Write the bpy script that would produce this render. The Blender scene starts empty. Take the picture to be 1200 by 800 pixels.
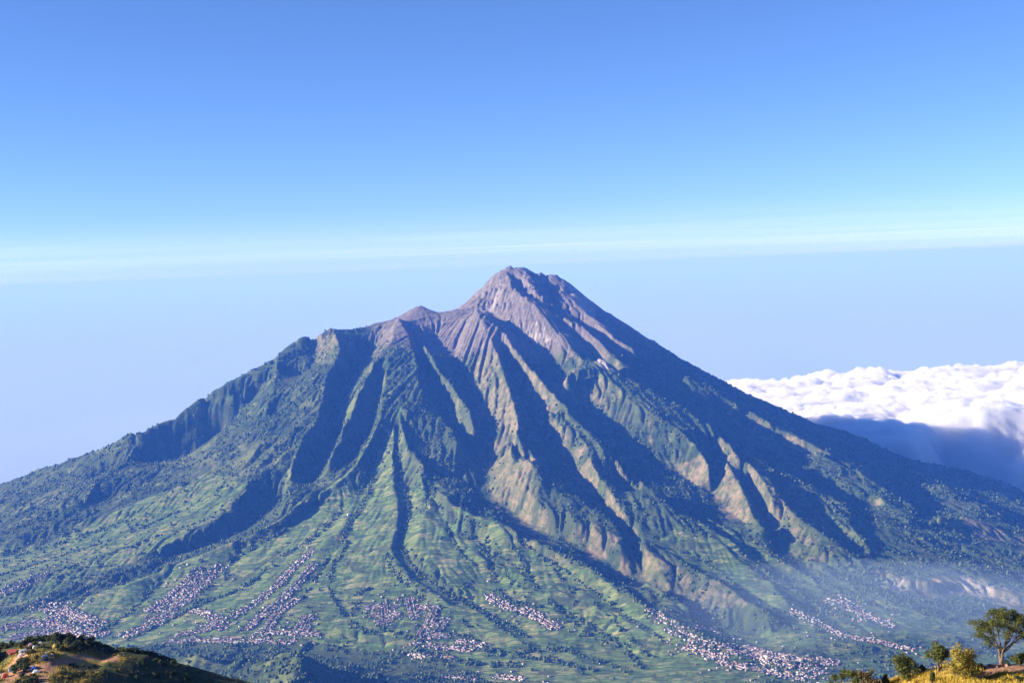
import bpy, math, random
import numpy as np
random.seed(7)
rng = np.random.default_rng(11)
SC = bpy.context.scene
COL = SC.collection

# ------------------------------------------------------------------ camera
H = 2970.0                      # height of the viewpoint above the sea
F = 1500.0                      # focal length in photo pixels (photo 1200 x 800)
PITCH = math.atan(88.0 / F)     # looking slightly down
ROLL = math.radians(2.2)
cp, sp = math.cos(PITCH), math.sin(PITCH)
fwd = np.array([0, cp, -sp]); up0 = np.array([0, sp, cp]); r0 = np.array([1.0, 0, 0])
upv = up0 * math.cos(ROLL) + r0 * math.sin(ROLL)
rgt = r0 * math.cos(ROLL) - up0 * math.sin(ROLL)

def ray(px, py):
    """direction through a photo pixel, scaled so that its y component is 1"""
    px = np.asarray(px, float); py = np.asarray(py, float)
    d = fwd[None] + ((px - 600) / F)[:, None] * rgt[None] + ((400 - py) / F)[:, None] * upv[None]
    return d / d[:, 1:2]

# ------------------------------------------------------------------ noise
def _hash(ix, iy, seed):
    h = (ix.astype(np.int64) * 374761393 + iy.astype(np.int64) * 668265263 + seed * 974634777) & 0xFFFFFFFF
    h = ((h ^ (h >> 13)) * 1274126177) & 0xFFFFFFFF
    return ((h ^ (h >> 16)) & 0xFFFF).astype(np.float32) / 65535.0

def vnoise(x, y, seed=0):
    ix = np.floor(x); iy = np.floor(y)
    fx = (x - ix).astype(np.float32); fy = (y - iy).astype(np.float32)
    fx = fx * fx * fx * (fx * (fx * 6 - 15) + 10); fy = fy * fy * fy * (fy * (fy * 6 - 15) + 10)
    a = _hash(ix, iy, seed); b = _hash(ix + 1, iy, seed)
    c = _hash(ix, iy + 1, seed); d = _hash(ix + 1, iy + 1, seed)
    return (a * (1 - fx) + b * fx) * (1 - fy) + (c * (1 - fx) + d * fx) * fy * 1.0

def fbm(x, y, seed=0, octv=4, gain=.5):
    s = 0; a = 1.0; t = 0
    for k in range(octv):
        s = s + a * (vnoise(x * 2 ** k + 13.7 * k, y * 2 ** k - 7.1 * k, seed + k) * 2 - 1); t += a; a *= gain
    return s / t

def sstep(a, b, v):
    t = np.clip((v - a) / (b - a), 0, 1)
    return t * t * (3 - 2 * t)

# ------------------------------------------------------------------ volcano: smooth body
CX, CY = 30.0, 9000.0
PR_F = ([0, 250, 500, 840, 1500, 2400, 3300, 4000, 4600, 5500, 7000], [2915, 2780, 2665, 2470, 2150, 1785, 1510, 1390, 1370, 1390, 1390])
PR_L = ([0, 300, 660, 1500, 2400, 3600, 4600, 6000, 8000], [2915, 2760, 2680, 2520, 1950, 1560, 1330, 1080, 800])
PR_R = ([0, 400, 840, 1800, 2760, 3600, 4600, 6000, 8000], [2915, 2720, 2470, 1900, 1510, 1225, 1010, 800, 600])
PR_B = ([0, 400, 840, 1800, 2760, 3600, 4600, 6000, 8000], [2900, 2650, 2350, 1750, 1360, 1100, 900, 720, 520])

def smooth_interp(r, prof):
    rr = np.linspace(0, 8000, 1601)
    z = np.interp(rr, prof[0], prof[1])
    k = np.ones(41) / 41
    zp = np.concatenate([np.full(20, z[0]), z, np.full(20, z[-1])])
    z2 = np.convolve(zp, k, 'valid')
    z2[:20] = z[:20]
    return np.interp(r, rr, z2)

def base(x, y):
    dx = x - CX; dy = y - CY
    r = np.sqrt(dx * dx + dy * dy) + 1e-6
    s = dx / r; c = -dy / r
    wf = np.clip(c, 0, 1) ** 2; wb = np.clip(-c, 0, 1) ** 2
    wl = np.clip(-s, 0, 1) ** 2; wr = np.clip(s, 0, 1) ** 2
    return (wf * smooth_interp(r, PR_F) + wb * smooth_interp(r, PR_B) +
            wl * smooth_interp(r, PR_L) + wr * smooth_interp(r, PR_R))

TS = np.arange(3300, 11500, 8.0)
def unproject(px, py, off=0.0):
    """where the sight line through a photo pixel meets the volcano's body raised by off"""
    px = np.asarray(px, float); off = np.broadcast_to(np.asarray(off, float), px.shape)
    d = ray(px, py)
    X = d[:, 0:1] * TS[None]; Z = H + d[:, 2:3] * TS[None]
    below = Z < base(X, np.broadcast_to(TS[None], X.shape)) + off[:, None]
    i = np.argmax(below, axis=1)
    i = np.where(below.any(axis=1), i, len(TS) - 1)
    y = TS[i]
    return d[:, 0] * y, y.astype(float), H + d[:, 2] * y

def catmull(pts, step=6.0):
    p = np.array(pts, float)
    p = np.vstack([2 * p[0] - p[1], p, 2 * p[-1] - p[-2]])
    out = []
    for i in range(1, len(p) - 2):
        n = max(2, int(np.linalg.norm(p[i + 1] - p[i]) / step))
        t = np.linspace(0, 1, n, endpoint=False)[:, None]
        a, b, c, d = p[i - 1], p[i], p[i + 1], p[i + 2]
        out.append(.5 * (2 * b + (c - a) * t + (2 * a - 5 * b + 4 * c - d) * t ** 2 + (3 * b - a - 3 * c + d) * t ** 3))
    out.append(p[-2:-1])
    return np.vstack(out)

SKY_L = [(0,568),(25,560),(50,550),(75,543),(100,533),(125,525),(140,516),(150,509),(158,505),(172,506),(185,498),(200,492),(220,478),(250,458),
         (280,443),(300,432),(325,418),(340,405),(348,397),(356,394),(364,396),(370,395),(380,388),(388,385),(400,388),(415,386),(440,380),
         (455,376),(470,370),(485,361),(494,358),(505,364),(516,367),(530,364),(537,362)]
SKY_S = [(537,361),(545,355),(560,342),(580,322),(588,316),(595,314),(599,312),(603,315),(607,313),(613,313),(620,316),(626,319),(629,324),
         (633,319),(637,321),(640,325),(644,321),(650,322),(655,324),(661,327),(680,342),(710,366),(740,384),(765,401),(800,424),(830,440),(860,454),
         (885,467),(900,472),(920,480),(940,489),(955,496),(970,500),(990,506),(1005,512),(1020,520),(1050,534),(1065,540),(1090,544),
         (1120,549),(1150,556),(1175,565),(1200,577),(1260,600),(1330,628)]
# crests (+) and ravines (-): height in metres over the smooth body at both ends, then photo points
LINES = [
 # --- left flank
 (45, 60, [(163,506),(156,524),(140,546),(118,560),(98,584),(60,610),(20,628),(-40,650)]),
 (-25, -95, [(367,408),(369,428),(357,447),(336,463)]),
 (-95, -120, [(336,463),(314,475),(295,487),(270,503),(244,525),(216,547),(190,561),(160,574),(134,584)]),
 (-10,-35, [(134,584),(100,602),(60,620)]),
 (10, 18, [(345,470),(318,487),(300,503),(276,520),(250,544),(222,565),(196,577),(163,591),(130,602)]),
 (30, 40, [(355,396),(340,407),(326,420),(324,440),(319,462),(312,482)]),
 (15, 10, [(322,421),(312,444),(300,470),(289,495),(277,512)]),
 (30, 20, [(318,424),(295,444),(262,468),(238,481),(215,493),(205,505)]),
 (40, 35, [(390,390),(399,408),(388,435),(380,462),(372,490),(356,513),(345,540),(340,575)]),
 (30, 28, [(366,482),(335,508),(310,540),(290,572),(268,597),(240,617),(200,638),(150,659),(100,679),(50,697),(-20,722)]),
 (-85, -55, [(437,414),(416,438),(398,466),(389,500),(388,530),(377,560),(350,587),(316,603),(285,622),(245,641),(205,656),(160,670),(110,689),(60,702),(-10,724)]),
 (20, 20, [(350,520),(339,545),(337,570),(336,588)]),
 (35, 15, [(442,420),(420,462),(405,497),(393,525),(385,550)]),
 (-50, -45, [(446,455),(441,485),(430,512),(415,538),(396,560)]),
 (40, 22, [(462,380),(456,415),(450,445),(447,475),(440,500),(425,530),(408,553),(385,572),(345,596),(300,622),(250,646),(205,662),(150,685),(80,708),(0,735)]),
 # --- great central ravine
 (35, 45, [(466,374),(481,392),(487,420),(490,444),(493,462)]),
 (35, 22, [(466,455),(470,496),(480,526),(496,543),(508,566),(520,581),(536,595),(560,606),(590,614),(622,631),(650,646),(682,661),(720,690),(752,708),(790,728),(830,748),(870,768)]),
 (-40, -60, [(486,400),(494,422),(503,446),(516,466),(530,492),(545,520),(562,548)]),
 (25, 15, [(495,402),(508,424),(522,446),(537,464),(549,482),(555,498)]),
 (-45, -85, [(508,392),(532,418),(547,446),(555,472),(560,500),(570,522),(573,542),(569,562),(575,584),(592,602)]),
 (-105, -62, [(592,602),(618,618),(648,633),(682,648),(712,666),(738,685),(782,705),(822,726),(862,744),(900,760)]),
 (30, 55, [(558,363),(568,385),(578,405),(588,432),(598,461),(606,488),(606,508),(618,535),(636,566)]),
 (10, 8, [(516,490),(530,508),(537,526)]),
 (22, 25, [(606,505),(600,525),(604,548),(618,575),(640,598),(668,606),(700,622),(728,640)]),
 (-25, -30, [(600,520),(608,545),(622,566)]),
 # --- ravine strip below the summit cone
 (25, 25, [(560,363),(576,379),(595,398),(610,416),(630,440),(648,458),(664,478),(684,498),(706,517)]),
 (-55, -60, [(572,364),(590,380),(606,394),(628,412),(648,432),(664,450),(684,472),(704,494),(734,520),(762,542),(800,562),(830,581)]),
 (-60, -75, [(592,428),(606,452),(620,482),(637,512),(656,542),(674,568),(702,592),(724,616),(744,644),(752,664),(756,684)]),
 (-60,-50, [(606,432),(628,458),(652,484),(674,505),(696,524),(718,546),(736,572),(765,594),(800,618)]),
 (25, 20, [(606,505),(622,534),(640,554),(660,570),(682,586),(697,596),(716,614),(730,634)]),
 (20, 15, [(645,482),(660,500),(679,510),(690,530),(700,556),(713,576),(730,600),(748,622)]),
 (-40,-45, [(694,516),(712,540),(724,562),(745,585)]),
 (30, 20, [(706,516),(726,541),(746,557),(771,583),(801,603),(836,621),(868,642)]),
 (-80, -40, [(830,581),(850,600),(870,616),(892,630),(916,645),(940,664),(965,690)]),
 # --- forested spur and the ravine beyond it
 (30, 25, [(664,440),(692,432),(722,454),(756,482),(790,500),(814,520),(832,548)]),
 (-25,-70, [(690,428),(716,438),(742,458),(774,479),(802,492),(822,506),(836,524),(842,548),(838,566),(833,579)]),
 (35, 45, [(702,420),(736,442),(762,459),(792,474),(822,488),(843,508),(860,528),(882,549),(897,570),(906,590)]),
 (-40,-45, [(760,444),(800,458),(832,473),(860,489),(884,510),(905,534),(930,552)]),
 (30, 25, [(802,440),(826,452),(850,465),(874,479),(902,496),(940,515),(980,535),(1012,556),(1050,580)]),
 (-45,-50, [(860,548),(878,580),(892,600),(906,622),(916,640)]),
 (25, 25, [(852,545),(868,572),(882,600),(896,622)]),
 (45, 30, [(898,560),(914,582),(930,602),(958,622),(990,642),(1012,660)]),
 # --- summit cone
 (20, 15, [(592,317),(600,338),(612,348),(630,361),(642,375),(656,393),(674,414),(690,427)]),
 (-15,-25, [(599,318),(606,336),(616,346),(634,357),(650,368),(664,384),(684,402),(704,424),(730,446)]),
 (22, 10, [(612,314),(618,328),(628,344),(640,356)]),
 (-12,-15, [(630,326),(640,342),(652,358),(676,374),(704,394),(740,422),(790,452)]),
 (10, 15, [(644,364),(664,374),(688,388),(712,412),(736,436),(756,452)]),
 (20, 20, [(652,330),(670,350),(688,368),(712,390),(744,412)]),
 # --- right flank ridges
 (-25,-25, [(850,484),(890,506),(920,522),(955,540),(990,558)]),
 (-28,-25, [(880,526),(915,546),(950,566),(985,582),(1022,594)]),
 (22, 20, [(874,530),(905,550),(940,570),(978,588),(1018,602)]),
 (-30,-25, [(916,576),(945,603),(970,620),(1002,642),(1032,660)]),
 (22, 22, [(908,580),(935,606),(962,626),(992,646)]),
 (-30,-25, [(985,588),(1008,612),(1028,642)]),
 (22, 20, [(976,590),(998,616),(1018,644)]),
 (-28,-25, [(960,520),(1000,542),(1040,562),(1080,582),(1100,600)]),
 (20,20, [(952,524),(992,548),(1030,568),(1070,592)]),
 (-28,-25, [(1040,580),(1070,600),(1100,622)]),
 (20,20, [(1030,582),(1060,606),(1090,628)]),
 (-22,-22, [(1110,564),(1140,578),(1175,600),(1210,622)]),
 (20,15, [(1100,570),(1134,586),(1168,606)]),
 # --- cliffs at the plateau's foot
 (20, 24, [(960,642),(985,652),(1012,666),(1042,670),(1080,684),(1128,677),(1160,688),(1205,702),(1260,716)]),
 (-16,-16, [(945,660),(985,668),(1010,680),(1042,686),(1080,697),(1128,697),(1162,702),(1205,714),(1260,728)]),
 (22,15, [(1090,612),(1120,606),(1160,618),(1205,630)]),
 (-10,-10, [(1085,622),(1120,620),(1160,630),(1205,642)]),
 # --- bench with striped fields and its tan scarp
 (25, 25, [(746,628),(756,645),(782,660),(802,664),(832,680),(852,690),(872,706),(900,722)]),
 (-2,-2, [(756,684),(780,697),(806,711)]),
 (12, 15, [(830,626),(868,654),(900,680),(922,706)]),
 (-22,-35, [(840,620),(880,650),(906,664),(930,680),(960,706)]),
 (0, 0, [(780,640),(815,650),(850,665),(880,690)]),
 # --- gullies of the green fan
 (-8, -27, [(467,505),(467,540),(470,562),(478,588),(477,610),(470,630),(467,641)]),
 (-27, -26, [(467,641),(480,660),(500,680),(530,700),(560,715),(590,731),(618,748)]),
 (8, 12, [(462,505),(459,560),(466,590),(464,625),(458,645),(470,664),(492,686),(524,706)]),
 (10, 10, [(474,500),(484,545),(500,580),(492,625),(486,648),(512,674),(545,696)]),
 (-12,-14, [(436,560),(428,585),(414,608),(400,640)]),
 (-12,-18, [(400,596),(384,614),(352,640),(320,660),(298,680),(268,696),(236,708),(200,726),(150,748)]),
 (-10,-12, [(342,606),(300,626),(278,646)]),
 (-10,-12, [(372,592),(332,622),(292,645),(264,662),(240,690)]),
 (-8,-10, [(380,660),(370,680),(355,702)]),
 (-8,-10, [(410,640),(392,662),(385,690),(396,712)]),
 (-8,-8, [(430,690),(419,702),(415,728)]),
 (-10,-10, [(452,650),(460,668),(480,690),(502,706)]),
 (-14,-30, [(540,625),(560,634),(574,655),(583,680),(586,694)]),
 (-10,-8, [(600,640),(614,663),(626,690)]),
 (-10,-32, [(630,700),(668,720),(690,735),(712,747),(732,762),(752,782)]),
 (-10,-12, [(190,680),(176,692),(150,720),(112,742)]),
 (0, 0, [(520,620),(560,650),(600,670),(650,690),(700,712),(760,740)]),
 (0, 0, [(420,570),(400,620),(372,650),(340,690),(310,730)]),
 (-9, -9, [(230,590),(150,625),(60,655),(-10,676)]), (-9, -9, [(250,606),(150,641),(70,668),(-10,695)]), (-8, -8, [(150,610),(80,632),(-10,660)]), (-10, -10, [(500,560),(518,600),(534,640),(556,665)]), (-8, -8, [(446,520),(436,552),(418,580)]), (-9, -9, [(566,642),(610,668),(640,698),(656,718)]), (-9, -9, [(482,520),(500,560),(498,600)]), (-10, -10, [(640,655),(690,690),(740,726),(780,752)]), (-9, -9, [(610,632),(640,660),(668,692),(676,722)]), (-10, -10, [(780,640),(830,662),(880,700),(930,722)]), (-10, -10, [(900,650),(950,676),(1000,700),(1060,722)]), (-9, -9, [(860,640),(900,672),(950,705),(1000,735)]), (-9, -9, [(1020,690),(1080,715),(1130,735)]), (-8, -8, [(530,690),(560,715),(600,745),(640,770)]), (-8, -8, [(690,700),(720,730),(760,770)]),
 # --- Merbabu's foot at the bottom of the picture
 (180, 330, [(150,772),(220,771),(290,772),(335,764),(352,767),(348,785),(338,815)]),
 (-12, -12, [(392,768),(440,774),(500,786),(548,803)]),
 (10, 10, [(150,752),(230,752),(300,752),(345,755)]),
 (0, 0, [(420,740),(480,760),(540,780),(640,790)]),
]

# ------------------------------------------------------------------ grid and membrane
GX0, GX1, GY0, GY1 = -4300.0, 4700.0, 3500.0, 9900.0
NX, NY = 1201, 801
gx = np.linspace(GX0, GX1, NX); gy = np.linspace(GY0, GY1, NY)

cons = []
RELIEF = 1.65
def add_con(x, y, d):
    x = np.asarray(x); y = np.asarray(y); d = np.asarray(d)
    seg = np.sqrt(np.diff(x) ** 2 + np.diff(y) ** 2)
    t = np.concatenate([[0], np.cumsum(seg)])
    n = max(2, int(t[-1] / 4))
    tt = np.linspace(0, t[-1], n)
    cons.append((np.interp(tt, t, x), np.interp(tt, t, y), np.interp(tt, t, d)))

for k, (a, b, pts) in enumerate(LINES):
    p = catmull(pts)
    n = len(p); t = np.linspace(0, 1, n)
    j = fbm(t * n * .35, np.full(n, k * 3.3), 5, 3) * 3.4 * np.minimum(1, np.minimum(t, 1 - t) * 8)
    off = (a + (b - a) * t) * (RELIEF - .75 * sstep(540, 640, p[:, 1]))
    off = off + fbm(t * n * .25, np.full(n, k * 7.7), 9, 2) * (7 if a > 0 else 4)
    x, y, z = unproject(p[:, 0] + j, p[:, 1] + j * .4, off)
    ok = np.concatenate([[True], np.sqrt(np.diff(x) ** 2 + np.diff(y) ** 2) < 500])
    cut = np.where(~ok)[0]
    for s in np.split(np.arange(n), cut):
        if len(s) > 1:
            add_con(x[s], y[s], off[s])
for pts, left in ((SKY_L, True), (SKY_S, False)):
    p = np.array(pts, float)
    xx = np.arange(p[0, 0], p[-1, 0], 2.0)
    yy = np.interp(xx, p[:, 0], p[:, 1])
    depth = np.interp(xx, [-20, 0, 60, 115, 163, 250, 355, 470, 540], [8850, 8800, 8480, 8190, 8080, 8330, 8570, 8740, 8750]) if left else np.full(len(xx), 9000.0)
    d = ray(xx, yy)
    for dd, dz_ in ((0, 0), (70, 14), (160, 50)) + (((450, 150), (900, 210)) if left else ()):    # the back of the skyline ridge falls away
        y = depth + dd; x = d[:, 0] * depth; z = H + d[:, 2] * depth - dz_
        if dd >= 450: k = xx < 420
        else: k = xx > -1e9
        add_con(x[k], y[k], (z - base(x, y))[k])

def solve(levels=5, k_len=520.0):
    D = None
    for lv in range(levels, -1, -1):
        f = 2 ** lv
        nx = (NX - 1) // f + 1 if (NX - 1) % f == 0 else (NX - 1) // f + 2
        ny = (NY - 1) // f + 1 if (NY - 1) % f == 0 else (NY - 1) // f + 2
        X = np.linspace(GX0, GX1, nx); Y = np.linspace(GY0, GY1, ny)
        hx = X[1] - X[0]; hy = Y[1] - Y[0]
        S = np.zeros((ny, nx)); W = np.zeros((ny, nx))
        for cx, cy, cd in cons:
            i = np.rint((cx - GX0) / hx).astype(int); j = np.rint((cy - GY0) / hy).astype(int)
            m = (i >= 0) & (i < nx) & (j >= 0) & (j < ny)
            np.add.at(S, (j[m], i[m]), cd[m]); np.add.at(W, (j[m], i[m]), 1)
        fix = W > 0
        val = np.where(fix, S / np.maximum(W, 1), 0)
        if D is None:
            D = np.zeros((ny, nx))
        else:
            oy = np.linspace(0, D.shape[0] - 1, ny); ox = np.linspace(0, D.shape[1] - 1, nx)
            iy = np.minimum(oy.astype(int), D.shape[0] - 2); ix = np.minimum(ox.astype(int), D.shape[1] - 2)
            fy = (oy - iy)[:, None]; fx = (ox - ix)[None]
            D = (D[iy][:, ix] * (1 - fy) * (1 - fx) + D[iy + 1][:, ix] * fy * (1 - fx) +
                 D[iy][:, ix + 1] * (1 - fy) * fx + D[iy + 1][:, ix + 1] * fy * fx)
        D[fix] = val[fix]
        wx = 1 / hx ** 2; wy = 1 / hy ** 2; den = 2 * wx + 2 * wy + 1 / k_len ** 2
        for it in range(160 if lv else 90):
            P = np.pad(D, 1, mode='edge')
            N = (wx * (P[1:-1, :-2] + P[1:-1, 2:]) + wy * (P[:-2, 1:-1] + P[2:, 1:-1])) / den
            D = D + (N - D) * .98
            D[fix] = val[fix]
    return D
D = solve()
GXX, GYY = np.meshgrid(gx, gy)
B0 = base(GXX, GYY)
ZB = B0 + D

# soften the creases a little, less on the high rock
def blur(a, n=1):
    for _ in range(n):
        p = np.pad(a, 1, mode='edge')
        a = (p[1:-1, :-2] + p[1:-1, 2:] + p[:-2, 1:-1] + p[2:, 1:-1] + 4 * a) / 8
    return a
ZB = blur(ZB, 1)
# ------------------------------------------------------------------ land cover
def in_poly(x, y, poly):
    inside = np.zeros(x.shape, bool)
    n = len(poly)
    for i in range(n):
        x1, y1 = poly[i]; x2, y2 = poly[(i + 1) % n]
        if y1 == y2: continue
        c = ((y1 > y) != (y2 > y)) & (x < (x2 - x1) * (y - y1) / (y2 - y1) + x1)
        inside ^= c
    return inside

def zone(pts, wob=40.0, seed=3):
    p = np.array(pts, float)
    x, y, z = unproject(p[:, 0], p[:, 1])
    wx = GXX + fbm(GXX / 170, GYY / 170, seed, 4) * wob * 1.6
    wy = GYY + fbm(GXX / 170 + 50, GYY / 170, seed + 9, 4) * wob * 1.6
    return blur(in_poly(wx, wy, list(zip(x, y))).astype(np.float32), 2)

field = np.maximum.reduce([
    zone([(463,478),(484,520),(500,548),(530,594),(590,620),(650,652),(720,696),(790,736),(870,774),(900,815),(330,815),(-40,790),(-40,735),
          (80,710),(150,688),(205,665),(300,626),(350,600),(410,560),(446,510)], 30, 3),
    zone([(-40,660),(40,640),(125,606),(196,580),(250,556),(285,578),(262,600),(200,640),(100,680),(-40,725)], 45, 8) * .8,
    zone([(756,640),(786,618),(850,640),(905,690),(930,722),(890,720),(850,688),(800,664)], 25, 5),
    zone([(800,600),(900,640),(1010,690),(1090,720),(1230,720),(1230,820),(880,820),(800,740),(740,690),(760,685),(860,730),(930,740),(880,680)], 60, 6) * sstep(-.45, .1, fbm(GXX / 210, GYY / 210, 77, 4)) * .85,
    zone([(850,600),(900,640),(1010,675),(1060,640),(960,600)], 70, 2) * .3])
gyx, gxx_ = np.gradient(ZB, gy, gx)
dzdx = gxx_; dzdy = gyx
slope = np.sqrt(dzdx ** 2 + dzdy ** 2)
field *= sstep(.95, .6, slope)
field *= 1 - .85 * zone([(60,764),(200,758),(290,757),(345,755),(400,758),(480,765),(560,785),(600,815),(0,820)], 25, 7)
RR = np.sqrt((GXX - CX) ** 2 + (GYY - CY) ** 2)
n1 = fbm(GXX / 320, GYY / 320, 21, 5)
n2 = fbm(GXX / 90, GYY / 90, 31, 4)
n3 = fbm(GXX / 28, GYY / 28, 41, 3)
rock = sstep(2180, 2420, ZB - np.maximum(0, RR - 650) * .35 + n1 * 130 + n2 * 60)
rock *= sstep(-1050, -780, GXX + n2 * 120)
rock = np.maximum(rock, zone([(452,372),(470,362),(494,350),(540,352),(600,370),(600,395),(575,385),(545,372),(500,382),(460,392)], 22, 12))
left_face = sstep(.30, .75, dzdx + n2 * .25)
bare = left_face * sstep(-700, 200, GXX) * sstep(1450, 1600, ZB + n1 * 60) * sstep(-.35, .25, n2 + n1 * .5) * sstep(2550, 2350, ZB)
bare = np.maximum(bare, .95 * sstep(-.2, .25, n2 + n3 * .5 + .12) * np.maximum.reduce([
    zone([(562,392),(582,396),(586,420),(575,444),(562,452),(556,430)], 15, 51),
    zone([(556,468),(600,458),(607,492),(604,520),(596,540),(582,530),(574,505),(552,490)], 12, 52),
    zone([(570,548),(590,545),(612,580),(640,602),(660,630),(620,618),(590,606)], 15, 53) * .8,
    zone([(650,612),(700,622),(735,645),(738,662),(700,655),(660,640)], 12, 54),
    zone([(746,640),(770,655),(800,672),(850,694),(880,716),(840,712),(790,700),(755,675)], 15, 55) * .8,
    zone([(612,418),(640,436),(665,470),(690,500),(706,517),(690,512),(660,480),(632,448)], 10, 56),
    zone([(744,486),(762,486),(764,505),(758,526),(746,520)], 10, 57),
    zone([(702,480),(714,486),(722,505),(738,520),(728,522),(708,504)], 8, 58),
    zone([(770,458),(796,468),(812,490),(804,490),(784,472)], 8, 59),
    zone([(832,524),(858,530),(862,560),(868,598),(852,596),(834,572),(846,552)], 12, 60),
    zone([(900,576),(918,590),(926,615),(950,635),(985,652),(960,656),(925,640),(910,620)], 15, 61),
    zone([(366,392),(400,390),(418,400),(395,412),(376,420),(368,410)], 15, 62) * .9,
    zone([(1018,668),(1080,684),(1130,676),(1165,690),(1205,702),(1205,714),(1160,704),(1126,698),(1075,696),(1030,684)], 8, 63),
    zone([(1105,604),(1160,618),(1205,630),(1205,642),(1160,630),(1110,618)], 8, 64)]))
bare *= (1 - rock * .7)
sunlit_scrub = sstep(.02, .40, dzdx + n2 * .35 + n3 * .12) * sstep(-.05, .45, n2 + n1 * .6) * (1 - rock) * (1 - field * .7) * sstep(1350, 1600, ZB)  # lighter yellow-green painted where slopes face the sun, broken up as scrub
scree = np.maximum.reduce([zone([(610,372),(632,378),(648,396),(630,392),(614,382)], 10, 71) * sstep(-.1, .4, n3) * .8, zone([(690,415),(702,425),(712,440),(735,452),(706,440)], 8, 72),
                           zone([(660,336),(676,352),(700,380),(690,376),(668,352)], 8, 73) * .7,
                           zone([(1126,676),(1150,682),(1168,690),(1166,699),(1148,697),(1126,690)], 6, 76) * (.35 + .4 * sstep(-.3, .3, n3)), zone([(1030,676),(1062,684),(1062,692),(1032,688)], 6, 77) * .6, zone([(540,361),(575,345),(590,335),(576,352),(560,362)], 10, 74) * .5])
sulph = sstep(0, 1, zone([(634,316),(660,318),(662,330),(636,330)], 5, 75)) * 1.0
flatf = np.clip(field, 0, 1)

# ------------------------------------------------------------------ relief too small to trace
th = np.arctan2(GXX - CX, -(GYY - CY))
def ridged(u, v, seed, o=3):
    return 1 - 2 * np.abs(fbm(u, v, seed, o))
warp = fbm(GXX / 500, GYY / 500, 91, 3) * .05
g1 = ridged((th + warp) * 26, RR / 900, 101)
g2 = ridged((th + warp * 1.5) * 62, RR / 420, 111)
steep = sstep(.2, .6, slope)
wild = (1 - flatf)
amp1 = 11 * sstep(250, 1200, RR) * wild + 4
amp2 = 7 * sstep(200, 900, RR) * (wild * .8 + .1)
conic = sstep(1100, 300, RR)
detail = (g1 - .45) * amp1 + (g2 - .45) * amp2
detail += sstep(520, 260, RR) * (np.abs(fbm(GXX / 55, GYY / 55, 171, 3)) * 34 - 10 + np.abs(fbm(GXX / 22, GYY / 22, 181, 2)) * 14)
detail += conic * ((ridged((th + warp*2) * 30, RR / 250, 121) - .5) * 6 + n3 * 5)
detail += (ridged(GXX / 270 + n2 * .3, GYY / 270, 191, 3) - .5) * 15 * wild * sstep(300, 900, RR) * (.4 + .6 * sstep(.25, .6, slope))
forest = wild * (1 - rock) * (1 - bare)
detail += forest * (fbm(GXX / 26, GYY / 26, 131, 2) * 5.5 + fbm(GXX / 75, GYY / 75, 141, 2) * 6.0)
detail += bare * (n3 * 6 + fbm(GXX / 14, GYY / 30, 151, 2) * 3)
detail += flatf * (fbm(GXX / 60, GYY / 40, 161, 3) * 2.2)
# keep the skyline where it was traced
keep = np.exp(-((GYY - 9000) / 70) ** 2)
detail *= 1 - .35 * keep * sstep(700, 200, RR)
Z = ZB + detail
# rain: drops run downhill, cutting rills where it is steep and dropping silt where it is flat
cellm = gx[1] - gx[0]
soft = (.48 + .52 * wild) * sstep(60, 260, RR) * (1 - .72 * rock)
def rain(Zg, drops, steps, seed):
    g = np.random.default_rng(seed)
    px = g.uniform(2, NX - 3, drops); py = g.uniform(60, (9250 - GY0) / (gy[1] - gy[0]), drops)
    dx = np.zeros(drops); dy = np.zeros(drops); vel = np.ones(drops); sed = np.zeros(drops); wat = np.ones(drops)
    S = NX * NY; acc = np.zeros(S); Zf = Zg.ravel(); sf = soft.ravel()
    for it in range(steps):
        ix = px.astype(int); iy = py.astype(int); fx = px - ix; fy = py - iy
        b = iy * NX + ix
        z00, z10, z01, z11 = Zf[b], Zf[b + 1], Zf[b + NX], Zf[b + NX + 1]
        gxd = (z10 - z00) * (1 - fy) + (z11 - z01) * fy; gyd = (z01 - z00) * (1 - fx) + (z11 - z10) * fx
        h = (z00 * (1 - fx) + z10 * fx) * (1 - fy) + (z01 * (1 - fx) + z11 * fx) * fy
        dx = dx * .25 - gxd * .75; dy = dy * .25 - gyd * .75
        L = np.sqrt(dx * dx + dy * dy) + 1e-9
        dx /= L; dy /= L
        nx_ = np.clip(px + dx, 1, NX - 3); ny_ = np.clip(py + dy, 1, NY - 3)
        jx = nx_.astype(int); jy = ny_.astype(int); ux = nx_ - jx; uy = ny_ - jy; c = jy * NX + jx
        hn = (Zf[c] * (1 - ux) + Zf[c + 1] * ux) * (1 - uy) + (Zf[c + NX] * (1 - ux) + Zf[c + NX + 1] * ux) * uy
        dh = hn - h
        cap = np.maximum(-dh, .05) * vel * wat * .55
        up = dh > 0
        depo = np.where(up, np.minimum(dh, sed), np.where(sed > cap, (sed - cap) * .10, 0))
        ero = np.where(~up & (sed <= cap), np.minimum((cap - sed) * .14, -dh * .5), 0) * sf[b]
        sed = sed + ero - depo
        q = depo - ero
        for o, w_ in ((0, (1 - fx) * (1 - fy)), (1, fx * (1 - fy)), (NX, (1 - fx) * fy), (NX + 1, fx * fy)):
            acc += np.bincount(b + o, q * w_, S)
        vel = np.sqrt(np.clip(vel * vel - dh * .25, .05, 9)); wat *= .985
        px, py = nx_, ny_
        if it % 8 == 7:
            Zf = Zf + np.clip(acc, -1.6, 1.0); acc[:] = 0
    return (Zf + np.clip(acc, -1.6, 1.0)).reshape(NY, NX)
for k in range(7):
    Z = rain(Z, 110000, 64, 900 + k)
# Merbabu's own slope comes in at the near edge
zc = H - 1.7 - .43 * GYY - .10 * np.abs(GXX)
Z = np.maximum(Z, zc)

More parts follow.
